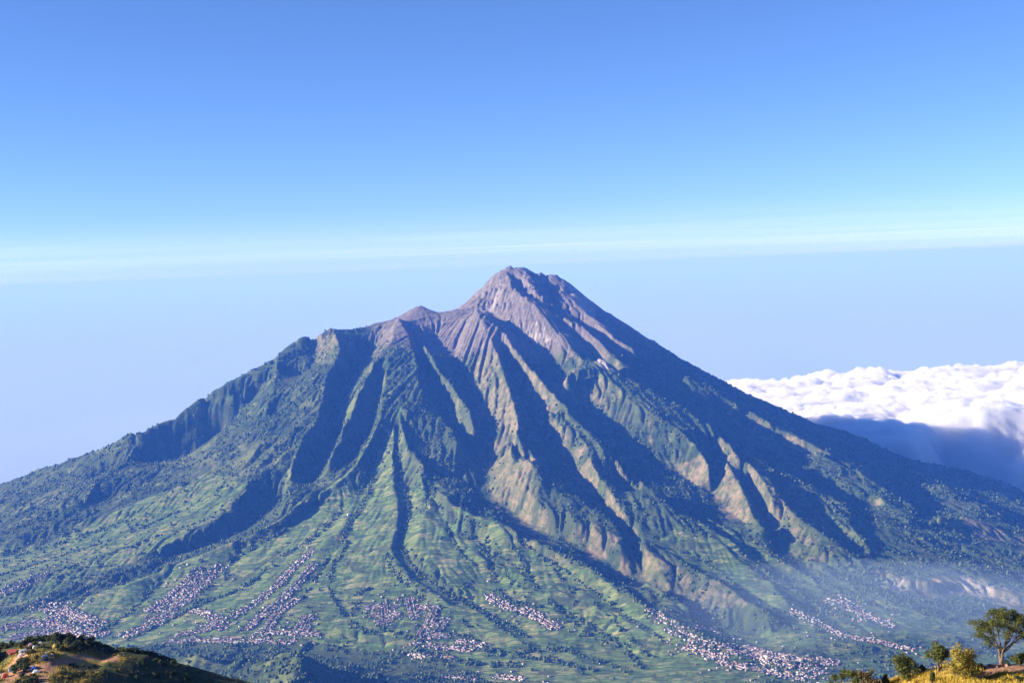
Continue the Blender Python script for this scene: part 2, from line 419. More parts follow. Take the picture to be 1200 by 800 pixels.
def height(x, y):
    fx = np.clip((np.asarray(x, float) - GX0) / (GX1 - GX0) * (NX - 1), 0, NX - 1.001)
    fy = np.clip((np.asarray(y, float) - GY0) / (GY1 - GY0) * (NY - 1), 0, NY - 1.001)
    ix = fx.astype(int); iy = fy.astype(int); fx = fx - ix; fy = fy - iy
    return (Z[iy, ix] * (1 - fx) * (1 - fy) + Z[iy, ix + 1] * fx * (1 - fy) + Z[iy + 1, ix] * (1 - fx) * fy + Z[iy + 1, ix + 1] * fx * fy)
def sample(A, x, y):
    ix = np.clip(np.rint((np.asarray(x) - GX0) / (GX1 - GX0) * (NX - 1)).astype(int), 0, NX - 1)
    iy = np.clip(np.rint((np.asarray(y) - GY0) / (GY1 - GY0) * (NY - 1)).astype(int), 0, NY - 1)
    return A[iy, ix]
TF = np.arange(3550, 9800, 6.0)
def on_ground(px, py):
    """sight line through a photo pixel to the finished terrain"""
    d = ray(px, py)
    X = d[:, 0:1] * TF[None]; Zr = H + d[:, 2:3] * TF[None]
    Y = np.broadcast_to(TF[None], X.shape)
    below = Zr < height(X, Y)
    i = np.where(below.any(1), np.argmax(below, 1), len(TF) - 1)
    y = TF[i]; x = d[:, 0] * y
    return x, y, height(x, y)

# ------------------------------------------------------------------ mesh helpers
def grid_mesh(name, X, Y, Zz, attrs=None, mat=None, smooth=True):
    ny, nx = X.shape
    v = np.stack([X, Y, Zz], -1).reshape(-1, 3).astype(np.float32)
    i = np.arange(ny * nx).reshape(ny, nx)
    q = np.stack([i[:-1, :-1], i[:-1, 1:], i[1:, 1:], i[1:, :-1]], -1).reshape(-1, 4)
    return np_mesh(name, v, q, attrs, mat, smooth)

def np_mesh(name, v, f, attrs=None, mat=None, smooth=False, mats=None, midx=None):
    me = bpy.data.meshes.new(name)
    k = f.shape[1]
    me.vertices.add(len(v)); me.vertices.foreach_set('co', np.ascontiguousarray(v, np.float32).ravel())
    me.loops.add(f.size); me.loops.foreach_set('vertex_index', np.ascontiguousarray(f, np.int32).ravel())
    me.polygons.add(len(f)); me.polygons.foreach_set('loop_start', np.arange(0, f.size, k, dtype=np.int32))
    if smooth:
        me.polygons.foreach_set('use_smooth', np.ones(len(f), bool))
    for m in (mats or ([mat] if mat else [])):
        me.materials.append(m)
    if midx is not None:
        me.polygons.foreach_set('material_index', np.ascontiguousarray(midx, np.int32))
    for an, (dom, arr) in (attrs or {}).items():
        a = me.attributes.new(an, 'FLOAT', dom); a.data.foreach_set('value', np.ascontiguousarray(arr, np.float32).ravel())
    me.update(calc_edges=True)
    return me

def link(name, me, parent=None, loc=None, rotz=None, scale=None):
    o = bpy.data.objects.new(name, me); COL.objects.link(o)
    if parent: o.parent = parent
    if loc is not None: o.location = loc
    if rotz is not None: o.rotation_euler = (0, 0, rotz)
    if scale is not None: o.scale = scale if hasattr(scale, '__len__') else (scale,) * 3
    return o
def tag(o, label=None, cat=None, group=None, kind=None):
    for k, v in (('label', label), ('category', cat), ('group', group), ('kind', kind)):
        if v: o[k] = v
    return o

# ------------------------------------------------------------------ material helpers
class NT:
    def __init__(s, name, rough=.9, spec=.15):
        s.m = bpy.data.materials.new(name); s.m.use_nodes = True
        s.t = s.m.node_tree; s.b = s.t.nodes['Principled BSDF']
        s.b.inputs['Roughness'].default_value = rough
        s.b.inputs['Specular IOR Level'].default_value = spec
        s.geo = s.t.nodes.new('ShaderNodeNewGeometry')
    def n(s, typ, **kw):
        nd = s.t.nodes.new(typ)
        for k, v in kw.items(): setattr(nd, k, v)
        return nd
    def l(s, a, b): s.t.links.new(a, b)
    def attr(s, name):
        return s.n('ShaderNodeAttribute', attribute_name=name).outputs['Fac']
    def scaled(s, sc, src=None):
        mp = s.n('ShaderNodeMapping'); mp.inputs['Scale'].default_value = sc
        s.l(src or s.geo.outputs['Position'], mp.inputs['Vector']); return mp.outputs['Vector']
    def noise(s, scale, detail=4, rough=.55, vec=None, dist=0):
        nd = s.n('ShaderNodeTexNoise'); nd.inputs['Scale'].default_value = scale; nd.inputs['Detail'].default_value = detail
        nd.inputs['Roughness'].default_value = rough; nd.inputs['Distortion'].default_value = dist
        s.l(vec or s.geo.outputs['Position'], nd.inputs['Vector']); return nd.outputs['Fac']
    def ramp(s, fac, stops, interp='LINEAR'):
        nd = s.n('ShaderNodeValToRGB'); e = nd.color_ramp.elements; nd.color_ramp.interpolation = interp
        while len(e) < len(stops): e.new(.5)
        for k, (p, c) in enumerate(stops):
            e[k].position = p; e[k].color = (*c, 1) if hasattr(c, '__len__') else (c, c, c, 1)
        s.l(fac, nd.inputs['Fac']); return nd.outputs['Color']
    def mix(s, f, a, b, mode='MIX'):
        nd = s.n('ShaderNodeMix', data_type='RGBA', blend_type=mode)
        for src, i in ((f, 0), (a, 6), (b, 7)):
            if hasattr(src, 'links') or hasattr(src, 'is_linked'): s.l(src, nd.inputs[i])
            elif hasattr(src, '__len__'): nd.inputs[i].default_value = (*src, 1)
            else: nd.inputs[i].default_value = src if i == 0 else (src, src, src, 1)
        return nd.outputs[2]
    def math(s, op, a, b=None, clamp=False):
        nd = s.n('ShaderNodeMath', operation=op, use_clamp=clamp)
        for src, i in ((a, 0), (b, 1)):
            if src is None: continue
            if hasattr(src, 'is_linked'): s.l(src, nd.inputs[i])
            else: nd.inputs[i].default_value = src
        return nd.outputs[0]
    def color(s, c):
        if hasattr(c, 'is_linked'): s.l(c, s.b.inputs['Base Color'])
        else: s.b.inputs['Base Color'].default_value = (*c, 1)
        return s
    def bump(s, h, dist=1.0, strength=1.0):
        nd = s.n('ShaderNodeBump'); nd.inputs['Distance'].default_value = dist; nd.inputs['Strength'].default_value = strength
        s.l(h, nd.inputs['Height']); s.l(nd.outputs['Normal'], s.b.inputs['Normal']); return s

# the volcano's surface
t = NT('volcano_ground')
P = t.geo.outputs['Position']
woods = t.ramp(t.noise(.022, 6, .65), [(.25, (.016, .028, .012)), (.5, (.028, .050, .016)), (.68, (.062, .088, .022)), (.85, (.12, .135, .038))])
woods = t.mix(t.ramp(t.noise(.004, 3), [(.4, 0), (.65, .45)]), woods, (.085, .10, .035))
# terraced fields: plots stretched along the contour, fine rows inside
warpv = t.n('ShaderNodeVectorMath', operation='ADD')
nz = t.n('ShaderNodeTexNoise'); nz.inputs['Scale'].default_value = .006; nz.inputs['Detail'].default_value = 3
t.l(P, nz.inputs['Vector'])
sc3 = t.n('ShaderNodeVectorMath', operation='SCALE'); sc3.inputs['Scale'].default_value = 60
t.l(nz.outputs['Color'], sc3.inputs[0]); t.l(sc3.outputs[0], warpv.inputs[0]); t.l(P, warpv.inputs[1])
vor = t.n('ShaderNodeTexVoronoi'); vor.inputs['Scale'].default_value = 1.0
pv3 = t.scaled((.013, .034, .02), warpv.outputs[0]); t.l(pv3, vor.inputs['Vector'])
ved = t.n('ShaderNodeTexVoronoi', feature='DISTANCE_TO_EDGE'); ved.inputs['Scale'].default_value = 1.0; t.l(pv3, ved.inputs['Vector'])
vor2 = t.n('ShaderNodeTexVoronoi'); vor2.inputs['Scale'].default_value = 1.0; t.l(t.scaled((.030, .13, .05), warpv.outputs[0]), vor2.inputs['Vector'])
sep2 = t.n('ShaderNodeSeparateColor'); t.l(vor2.outputs['Color'], sep2.inputs[0])
sepc = t.n('ShaderNodeSeparateColor')
t.l(vor.outputs['Color'], sepc.inputs[0])
fieldc = t.ramp(t.math('ADD', t.math('MULTIPLY', sepc.outputs[0], .5), t.math('MULTIPLY', sep2.outputs[0], .5)), [(0, (.024, .046, .014)), (.25, (.050, .092, .022)), (.5, (.092, .148, .034)), (.68, (.145, .195, .050)), (.8, (.22, .22, .078)), (.9, (.27, .22, .11)), (1, (.10, .11, .05))])
wv = t.n('ShaderNodeTexWave', wave_type='BANDS', bands_direction='Z'); wv.inputs['Scale'].default_value = .055; wv.inputs['Distortion'].default_value = 14
wv.inputs['Detail'].default_value = 3; wv.inputs['Detail Scale'].default_value = .6
t.l(warpv.outputs[0], wv.inputs['Vector'])
fieldc = t.mix(t.ramp(wv.outputs['Fac'], [(.4, .0), (.85, .22)]), fieldc, (.045, .075, .035))
hedge = t.ramp(ved.outputs['Distance'], [(.03, .75), (.10, 0)])
fieldc = t.mix(t.math('MULTIPLY', hedge, t.ramp(t.noise(.008, 3), [(.4, .15), (.6, 1)])), fieldc, (.026, .046, .014))
scrub = t.ramp(t.math('ADD', t.noise(.016, 5, .7), t.math('MULTIPLY', t.noise(.0035, 2), .35)), [(.70, 0), (.80, 1)])
fieldc = t.mix(scrub, fieldc, woods)
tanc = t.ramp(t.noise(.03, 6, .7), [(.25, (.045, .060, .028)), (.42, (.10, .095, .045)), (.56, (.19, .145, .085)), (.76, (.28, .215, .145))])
str_ = t.noise(1.0, 5, .6, t.scaled((.05, .05, .006)))
rockc = t.ramp(str_, [(.25, (.075, .066, .056)), (.5, (.135, .115, .095)), (.7, (.195, .165, .135)), (.85, (.27, .235, .20))])
c = t.mix(t.attr('field'), woods, fieldc)
c = t.mix(t.math('MULTIPLY', t.attr('sunlit_scrub'), t.ramp(t.noise(.03, 4, .7), [(.35, .2), (.6, 1)])), c, t.ramp(t.noise(.02, 5, .65), [(.3, (.07, .095, .03)), (.55, (.13, .15, .05)), (.8, (.21, .19, .08))]))  # sunlit highlight on the ridges mixed into the ground colour
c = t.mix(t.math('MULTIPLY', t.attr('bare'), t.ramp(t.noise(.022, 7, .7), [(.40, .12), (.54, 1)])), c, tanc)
c = t.mix(t.attr('rock'), c, rockc)
c = t.mix(t.attr('scree'), c, t.ramp(str_, [(.3, (.26, .22, .19)), (.7, (.42, .37, .33))]))
c = t.mix(t.attr('sulphur'), c, (.62, .52, .30))
t.color(c)
hb = t.math('ADD', t.math('MULTIPLY', t.noise(.06, 6, .75), t.math('SUBTRACT', 1.0, t.math('MULTIPLY', t.attr('field'), .75))), t.math('MULTIPLY', wv.outputs['Fac'], t.math('MULTIPLY', t.attr('field'), .05)))
t.bump(hb, 9.0, .9)
M_TERR = t.m
vol = link('volcano', grid_mesh('volcano', GXX, GYY, Z, {'field': ('POINT', field), 'rock': ('POINT', rock), 'bare': ('POINT', bare), 'sunlit_scrub': ('POINT', sunlit_scrub),
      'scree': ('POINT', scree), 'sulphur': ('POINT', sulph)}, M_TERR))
tag(vol, 'bare grey volcano cone over forested ravines and green terraced fields', 'volcano', None, 'structure')

# foothills and far plain, to the horizon
xs = np.concatenate([-np.geomspace(20000, 500000, 22)[::-1], np.arange(-16000, 16001, 200.0), np.geomspace(20000, 500000, 22)])
ys = np.concatenate([-np.geomspace(3500, 60000, 14)[::-1], np.arange(-2400, 16001, 200.0), np.geomspace(19000, 520000, 26)])
FX, FY = np.meshgrid(xs, ys)
fr = np.sqrt((FX - CX) ** 2 + (FY - CY) ** 2)
fz = base(FX, FY) * sstep(22000, 7000, fr) + 120
fz = np.maximum(fz - 120 * sstep(22000, 7000, fr), H - 3.5 - .43 * np.maximum(FY, 0) - .30 * np.maximum(-FY, 0) - .10 * np.abs(FX))
fz = np.maximum(fz, 60 + fbm(FX / 3000, FY / 3000, 3, 3) * 30)
inn = sstep(GX0 - 50, GX0 + 350, FX) * sstep(GX1 + 50, GX1 - 350, FX) * sstep(GY0 - 50, GY0 + 350, FY) * sstep(GY1 + 50, GY1 - 350, FY)
fz -= inn * 260 + 4
near = (np.abs(FX) < 420) & (FY > -100) & (FY < 700)
fz -= np.where(near, 25, 0)
t = NT('lowland'); t.color(t.ramp(t.noise(.004, 6, .6), [(.3, (.03, .05, .025)), (.6, (.06, .09, .04)), (.8, (.10, .12, .06))]))
tag(link('ground', grid_mesh('ground', FX, FY, fz, None, t.m)), None, None, None, 'structure')
# ------------------------------------------------------------------ woods: far-off crowns that read as one mass
ICO_V = None
def ico():
    p = (1 + 5 ** .5) / 2
    v = np.array([(-1, p, 0), (1, p, 0), (-1, -p, 0), (1, -p, 0), (0, -1, p), (0, 1, p), (0, -1, -p), (0, 1, -p), (p, 0, -1), (p, 0, 1), (-p, 0, -1), (-p, 0, 1)], float)
    v /= np.linalg.norm(v[0])
    f = np.array([(0, 11, 5), (0, 5, 1), (0, 1, 7), (0, 7, 10), (0, 10, 11), (1, 5, 9), (5, 11, 4), (11, 10, 2), (10, 7, 6), (7, 1, 8), (3, 9, 4), (3, 4, 2), (3, 2, 6), (3, 6, 8), (3, 8, 9), (4, 9, 5), (2, 4, 11), (6, 2, 10), (8, 6, 7), (9, 8, 1)])
    return v, f
def crowns(name, x, y, r, hgt, mat, seed=1):
    g = np.random.default_rng(seed)
    v, f = ico()
    n = len(x)
    rad = r[:, None, None] * (1 + g.uniform(-.32, .32, (n, 12, 1)))
    a = g.uniform(0, 6.283, n); ca, sa = np.cos(a), np.sin(a)
    vv = np.empty((n, 12, 3))
    vv[..., 0] = v[None, :, 0] * ca[:, None] - v[None, :, 1] * sa[:, None]
    vv[..., 1] = v[None, :, 0] * sa[:, None] + v[None, :, 1] * ca[:, None]
    vv[..., 2] = v[None, :, 2] * (hgt / r)[:, None]
    vv *= rad
    vv += np.stack([x, y, height(x, y) + hgt * .62], -1)[:, None, :]
    ff = f[None] + (np.arange(n) * 12)[:, None, None]
    tone = np.repeat(g.uniform(0, 1, n), 20)
    return np_mesh(name, vv.reshape(-1, 3), ff.reshape(-1, 3), {'tone': ('FACE', tone)}, mat)
t = NT('crown_leaves'); t.color(t.ramp(t.attr('tone'), [(0, (.014, .028, .016)), (.45, (.030, .055, .022)), (.8, (.060, .090, .030)), (1, (.11, .125, .045))]))
M_CROWN = t.m

def line_points(px_pts, off=0.0):
    p = catmull(px_pts, 3.0)
    return on_ground(p[:, 0], p[:, 1])
TREE_LINES = [
 ([(400,596),(384,614),(352,640),(320,660),(298,680),(268,696),(236,708),(200,726),(150,748)], 16, 1.0),
 ([(342,606),(300,626),(278,646),(266,660)], 9, .8), ([(372,592),(332,622),(292,645),(264,662),(262,680),(240,690),(226,712)], 12, 1.0),
 ([(384,655),(376,668),(362,684),(352,702)], 16, 1.1), ([(410,630),(398,650),(388,668),(385,690),(396,708),(402,722)], 13, 1.0),
 ([(432,688),(420,698),(416,712),(413,726),(424,738),(446,745)], 13, 1.0), ([(452,650),(460,668),(478,688),(500,706)], 14, .9),
 ([(436,560),(428,585),(414,608),(400,635)], 12, .9), ([(467,505),(468,540),(470,562),(478,588),(477,610),(470,630)], 16, .9),
 ([(470,640),(480,660),(500,680),(530,700),(560,715),(590,731),(616,747)], 14, 1.2), ([(540,625),(562,636),(574,655),(580,680)], 14, .9),
 ([(600,640),(614,663),(628,692)], 12, .8), ([(560,640),(600,680),(622,700)], 9, .5), ([(640,705),(668,720),(690,735),(712,747),(732,762),(752,782)], 14, 1.1),
 ([(600,690),(606,715),(604,730)], 8, .5), ([(672,690),(674,705),(676,722)], 8, .7), ([(190,680),(176,692),(150,720),(112,742)], 15, 1.1),
 ([(580,690),(600,706),(640,712)], 14, .7), ([(480,760),(520,770),(560,778),(610,780)], 22, .8), ([(610,765),(640,760),(670,765)], 22, .8),
 ([(500,735),(540,745),(560,752)], 12, .6), ([(540,728),(552,735)], 16, .8), ([(660,760),(700,775),(740,790)], 18, .8), ([(560,760),(620,770),(700,785)], 26, .7),
 ([(205,655),(150,668),(100,690),(60,702),(0,722)], 12, .8), ([(0,650),(60,640),(120,622),(180,600)], 14, .5), ([(0,700),(60,680),(110,660)], 10, .5),
 ([(470,700),(472,716)], 7, .6), ([(440,735),(470,745),(500,752)], 14, .9), ([(330,700),(300,725),(280,740)], 8, .5), ([(500,700),(505,720)], 8, .6),
 ([(640,640),(700,672),(760,712),(820,742)], 10, .6), ([(750,715),(790,740),(840,765)], 12, .6), ([(650,715),(700,750),(740,760)], 14, .5),
]
GUL = [[(230,590),(150,625),(60,655),(-5,676)],[(250,606),(150,641),(70,668),(-5,695)],[(150,610),(80,632),(-5,660)],[(500,560),(518,600),(534,640),(556,665)],[(446,520),(436,552),(418,580)],
 [(566,642),(610,668),(640,698),(656,718)],[(482,520),(500,560),(498,600)],[(640,655),(690,690),(740,726),(780,752)],[(610,632),(640,660),(668,692),(676,722)],[(780,640),(830,662),(880,700),(930,722)],
 [(900,650),(950,676),(1000,700),(1060,722)],[(860,640),(900,672),(950,705),(1000,735)],[(1020,690),(1080,715),(1130,735)],[(530,690),(560,715),(600,745),(640,770)],[(690,700),(720,730),(760,770)]]
TREE_LINES += [(g_, 9, .75) for g_ in GUL]
lx, ly = [], []
for pts, wdt, dens in TREE_LINES:
    x, y, z = line_points(pts)
    L = np.sqrt(np.diff(x) ** 2 + np.diff(y) ** 2); L[L > 300] = 0
    tt = np.concatenate([[0], np.cumsum(L)])
    n = int(tt[-1] / 9 * dens * max(1, wdt / 7))
    u = rng.uniform(0, tt[-1], n)
    lx.append(np.interp(u, tt, x) + rng.normal(0, wdt * .6, n)); ly.append(np.interp(u, tt, y) + rng.normal(0, wdt * .6, n))
lx = np.concatenate(lx); ly = np.concatenate(ly)
k = (fbm(lx / 60, ly / 60, 301, 2) > -.35)
lx, ly = lx[k], ly[k]
# forest on the steep sides and scattered trees in the fields
N = 190000
x = rng.uniform(-3900, 4300, N); y = rng.uniform(3900, 9050, N)
fo = sample(forest, x, y); fl = sample(flatf, x, y); rk = sample(rock, x, y); br = sample(bare, x, y)
cl = fbm(x / 120, y / 120, 311, 4)
prob = .8 * np.clip(fo, 0, 1) * sstep(-.45, .2, cl) + fl * (.16 * sstep(.22, .5, cl) + .006)
prob *= (1 - rk) * (1 - .75 * br) * (1 - .45 * sample(sunlit_scrub, x, y)) * (np.abs(x) < 1.0 * (600 / F) * y * 1.08)
k = rng.uniform(0, 1, N) < prob
x, y = x[k], y[k]
x = np.concatenate([x, lx]); y = np.concatenate([y, ly])
r = 2.4 + 5.2 * rng.uniform(0, 1, len(x)) ** 1.8; r[-len(lx):] = rng.uniform(3.5, 7.0, len(lx))
hgt = r * rng.uniform(.8, 1.35, len(x))
print('crowns', len(x))
tag(link('forest', crowns('forest', x, y, r, hgt, M_CROWN, 5)), 'dark woods along the ravines and field edges of the volcano', 'forest', None, 'stuff')

# ------------------------------------------------------------------ villages
def house_mesh(name, w, d, h, roof_h, mats):
    """a plain house: walls, gable roof with eaves, one door and window sides kept in the wall"""
    e = .7
    v = [(-w, -d, -3), (w, -d, -3), (w, d, -3), (-w, d, -3), (-w, -d, h), (w, -d, h), (w, d, h), (-w, d, h), (-w, 0, h + roof_h * .92), (w, 0, h + roof_h * .92)]
    f = [(0, 1, 5, 4), (1, 2, 6, 5), (2, 3, 7, 6), (3, 0, 4, 7)]
    tri = [(4, 8, 7), (5, 6, 9)]
    m = [0] * 4
    W, D_ = w + e, d + e
    hb = h - roof_h * e / d
    b = len(v)
    v += [(-W, -D_, hb + .05), (W, -D_, hb + .05), (W, 0, h + roof_h + .05), (-W, 0, h + roof_h + .05), (-W, D_, hb + .05), (W, D_, hb + .05),
          (-W, -D_, hb + .35), (W, -D_, hb + .35), (W, 0, h + roof_h + .4), (-W, 0, h + roof_h + .4), (-W, D_, hb + .35), (W, D_, hb + .35)]
    f += [(b + 6, b + 7, b + 8, b + 9), (b + 9, b + 8, b + 11, b + 10), (b + 3, b + 2, b + 1, b), (b + 4, b + 5, b + 2, b + 3),
          (b, b + 1, b + 7, b + 6), (b + 5, b + 4, b + 10, b + 11)]
    tri += [(b, b + 6, b + 9), (b, b + 9, b + 3), (b + 4, b + 3, b + 9), (b + 4, b + 9, b + 10), (b + 1, b + 8, b + 7), (b + 1, b + 2, b + 8), (b + 5, b + 8, b + 2), (b + 5, b + 11, b + 8)]
    m += [1] * 6 + [0, 0] + [1] * 8
    # door and windows on the long sides
    for sx in (-1, 1):
        for cx, ww, z0, z1 in ((0, .5, 0, 2.1), (-w * .55, .6, .9, 2.1), (w * .55, .6, .9, 2.1)):
            b = len(v); yv = sx * (d + .03)
            v += [(cx - ww, yv, z0), (cx + ww, yv, z0), (cx + ww, yv, z1), (cx - ww, yv, z1)]
            f.append((b, b + 1, b + 2, b + 3) if sx < 0 else (b + 3, b + 2, b + 1, b))
            m.insert(len(f) - 1, 2)
    me = bpy.data.meshes.new(name); me.from_pydata(v, [], f + tri)
    for mm in mats: me.materials.append(mm)
    me.polygons.foreach_set('material_index', np.array(m[:len(f)] + m[len(f):], np.int32)); me.update()
    return me
def flat_mat(name, col, rough=.85):
    t = NT(name, rough); nz = t.noise(.6, 3)
    t.color(t.mix(t.ramp(nz, [(.35, 0), (.75, .35)]), col, tuple(c * .72 for c in col))); return t.m
M_WALL = [flat_mat('limewash_white', (.54, .51, .49)), flat_mat('plaster_cream', (.40, .33, .28)), flat_mat('plaster_grey', (.25, .23, .24))]
M_ROOF = {'pale': flat_mat('roof_zinc', (.45, .41, .42), .6), 'pink': flat_mat('roof_tile_pink', (.31, .195, .185)), 'red': flat_mat('roof_tile_red', (.30, .15, .12)),
          'grey': flat_mat('roof_sheet_grey', (.15, .14, .165), .6)}
M_DARK = flat_mat('window_dark', (.04, .04, .05), .3)
ROOF_WORD = {'pale': 'whitish', 'pink': 'pinkish', 'red': 'brick red', 'grey': 'grey'}
HMESH = {}
for kx, kind in enumerate(('pale', 'pink', 'red', 'grey')):
    for q in range(3):
        HMESH[kind, q] = house_mesh('house', (4.6, 5.6, 4.0)[q], (3.4, 3.8, 3.2)[q], (3.2, 3.6, 4.6)[q], (1.6, 1.9, 1.4)[q], [M_WALL[(q + kx) % 3], M_ROOF[kind], M_DARK])
VILLAGES = [  # label text, streets (photo points), half width px, count, or polygons
 ('strip village on the left ridge', [[(258,660),(236,684),(210,708),(182,730),(142,746)], [(236,668),(206,696),(176,716)]], 15, 150),
 ('street village under the fan', [[(368,645),(345,664),(325,685),(300,706),(272,724)], [(369,660),(342,690),(316,714),(288,738)], [(350,702),(328,716),(311,740)]], 7, 215),
 ('hamlet beside the street village', [[(362,720),(351,743)]], 9, 34),
 ('village behind the camp knoll', [[(40,706),(75,718),(118,734)], [(0,738),(40,730),(80,738),(125,744)], [(10,748),(60,742),(100,752)], [(0,694),(30,682),(58,671)], [(48,732),(84,714)]], 11, 190),
 ('town along the valley road', [[(205,745),(240,738),(256,726)], [(195,752),(240,751),(300,752),(345,753)], [(225,715),(248,722),(262,738)], [(300,740),(340,742),(375,744)]], 6, 150),
 ('square village in the middle of the fan', [[(428,712),(468,710)], [(430,722),(470,720)], [(440,730),(460,727)], [(448,706),(452,734)], [(480,700),(486,726)]], 5, 85),
 ('village beside the dark lane', [[(490,712),(512,712)], [(512,710),(500,735),(484,758)], [(522,724),(506,748)], [(488,748),(530,745)], [(500,755),(552,762)], [(482,765),(530,772)], [(536,750),(566,757)]], 7, 150),
 ('hamlet at the bottom edge of the valley', [[(515,793),(560,795)], [(575,792),(615,796)]], 6, 44),
 ('village right of the central ravine', [[(570,697),(592,710),(620,718),(655,737)]], 9, 85),
 ('village along the right ravine', [[(758,713),(785,730),(830,738),(868,750)], [(782,735),(822,752),(860,758)]], 7, 115),
 ('wide village in the hazy valley', [[(850,765),(900,768),(950,782)], [(840,775),(890,785),(940,796)], [(870,757),(930,772),(985,776)], [(930,795),(965,785)], [(880,768),(930,782)], [(800,757),(850,772)]], 8, 120),
 ('hazy hillside village far right', [[(968,702),(992,712),(1018,722),(1048,735)], [(980,700),(1006,712),(1012,728)]], 7, 80),
 ('hazy row below the hillside village', [[(925,716),(960,730),(985,744),(1020,750),(1072,762)]], 6, 90),
]
recs = []; LANES = []
for vi, (nm, streets, hw, cnt) in enumerate(VILLAGES):
    for s in streets:
        p = catmull(s, 2.0); x, y, z = on_ground(p[:, 0], p[:, 1])
        seg = np.sqrt(np.diff(x) ** 2 + np.diff(y) ** 2); tt = np.concatenate([[0], np.cumsum(np.minimum(seg, 60))])
        LANES.append((x, y))
        rows = min(4, max(2, int(hw * 4.5 / 11)))
        for sd in (-1, 1):
            for row in range(rows):
                u = np.arange(4 + rng.uniform(0, 6), tt[-1], 9.8) + rng.normal(0, 1.2, len(np.arange(4, tt[-1] + 20, 10.8)))[:len(np.arange(4 + 0, tt[-1], 10.8))][:1]
                u = u + rng.normal(0, 1.4, len(u))
                u = u[rng.uniform(0, 1, len(u)) < (.88 if row == 0 else .72 * (1 - row / (rows + 1.2)))]
                hx = np.interp(u, tt, x); hy = np.interp(u, tt, y)
                tx = np.interp(u + 12, tt, x) - np.interp(u - 12, tt, x); ty = np.interp(u + 12, tt, y) - np.interp(u - 12, tt, y)
                L = np.sqrt(tx * tx + ty * ty) + 1e-6; tx /= L; ty /= L
                o_ = sd * (9.0 + row * 10.6 + rng.normal(0, 1.2, len(u)))
                hx = hx - ty * o_; hy = hy + tx * o_
                hz = height(hx, hy); an = np.arctan2(ty, tx)
                for a_, b_, c_, g_ in zip(hx, hy, hz, an):
                    recs.append((a_, b_, c_, g_ + (0 if rng.uniform() < .75 else math.pi / 2) + rng.normal(0, .08), vi, 0))
for q in [recs[i] for i in rng.choice(len(recs), int(len(recs) * .16), replace=False)]:     # stragglers among the fields
    a_, b_ = q[0] + rng.normal(0, 55), q[1] + rng.normal(0, 75)
    recs.append((a_, b_, float(height(a_, b_)), rng.uniform(0, 6.28), q[4], 0))
# drop houses that stand in each other
recs.sort(key=lambda q: q[1]); kept = []; cell = {}
for q in recs:
    key = (int(q[0] // 11), int(q[1] // 11)); hit = False
    for a in (-1, 0, 1):
        for b in (-1, 0, 1):
            for o_ in cell.get((key[0] + a, key[1] + b), ()):
                if (o_[0] - q[0]) ** 2 + (o_[1] - q[1]) ** 2 < 7.2 ** 2: hit = True
    if not hit:
        kept.append(q); cell.setdefault(key, []).append(q)
print('houses', len(recs), len(kept))
big = kept[:300]; rest = kept[300:]
kinds = ['pale'] * 8 + ['pink'] * 5 + ['red'] * 4 + ['grey'] * 5
for q in big:
    kd = kinds[int(rng.integers(len(kinds)))]
    s = float(rng.uniform(.68, 1.0))
    o = link('house', HMESH[kd, int(rng.integers(3))], None, (q[0], q[1], q[2] + .3), q[3], s)
    nm = VILLAGES[q[4]][0]
    tag(o, 'small %s-roofed house in the %s' % (ROOF_WORD[kd], nm), 'house', '%s-roofed houses of the %s' % (ROOF_WORD[kd], nm))
vs, fs, ms, n0 = [], [], [], 0
matlist = M_WALL + [M_ROOF[k_] for k_ in ('pale', 'pink', 'red', 'grey')] + [M_DARK]
pv_, pf_, pm_ = [], [], []
for q in rest:
    kd = kinds[int(rng.integers(len(kinds)))]; me = HMESH[kd, int(rng.integers(3))]
    co_ = np.empty(len(me.vertices) * 3, np.float32); me.vertices.foreach_get('co', co_); co_ = co_.reshape(-1, 3) * float(rng.uniform(.68, 1.0))
    ca, sa = math.cos(q[3]), math.sin(q[3])
    w3 = np.stack([co_[:, 0] * ca - co_[:, 1] * sa + q[0], co_[:, 0] * sa + co_[:, 1] * ca + q[1], co_[:, 2] + q[2] + .3], -1)
    pv_ += w3.tolist()
    lut = [matlist.index(m_) for m_ in me.materials]
    for pl in me.polygons:
        pf_.append([n0 + i for i in pl.vertices]); pm_.append(lut[pl.material_index])
    n0 += len(co_)
me = bpy.data.meshes.new('distant_houses'); me.from_pydata(pv_, [], pf_)
for m_ in matlist: me.materials.append(m_)
me.polygons.foreach_set('material_index', np.array(pm_, np.int32)); me.update()
tag(link('distant_houses', me), 'far rooftops of the villages higher up the slopes', 'houses', None, 'stuff')

# the ground between the houses is garden and yard, not open field
occ = np.zeros((NY, NX))
for q in kept:
    occ[int(round((q[1] - GY0) / (GY1 - GY0) * (NY - 1))), int(round((q[0] - GX0) / (GX1 - GX0) * (NX - 1)))] = 1
occ = np.clip(blur(occ, 6) * 9, 0, 1)
vol.data.attributes['field'].data.foreach_set('value', (field * (1 - .8 * occ)).astype(np.float32).ravel())

# garden trees between the houses
qa = np.array([(q[0], q[1]) for q in kept]); qi = rng.integers(0, len(qa), int(len(qa) * .9))
x = qa[qi, 0] + rng.normal(0, 15, len(qi)); y = qa[qi, 1] + rng.normal(0, 15, len(qi)); r = rng.uniform(1.6, 4.2, len(qi))
tag(link('garden_trees', crowns('garden_trees', x, y, r, r * rng.uniform(.9, 1.4, len(qi)), M_CROWN, 9)), 'small garden trees between the village houses', 'trees', None, 'stuff')

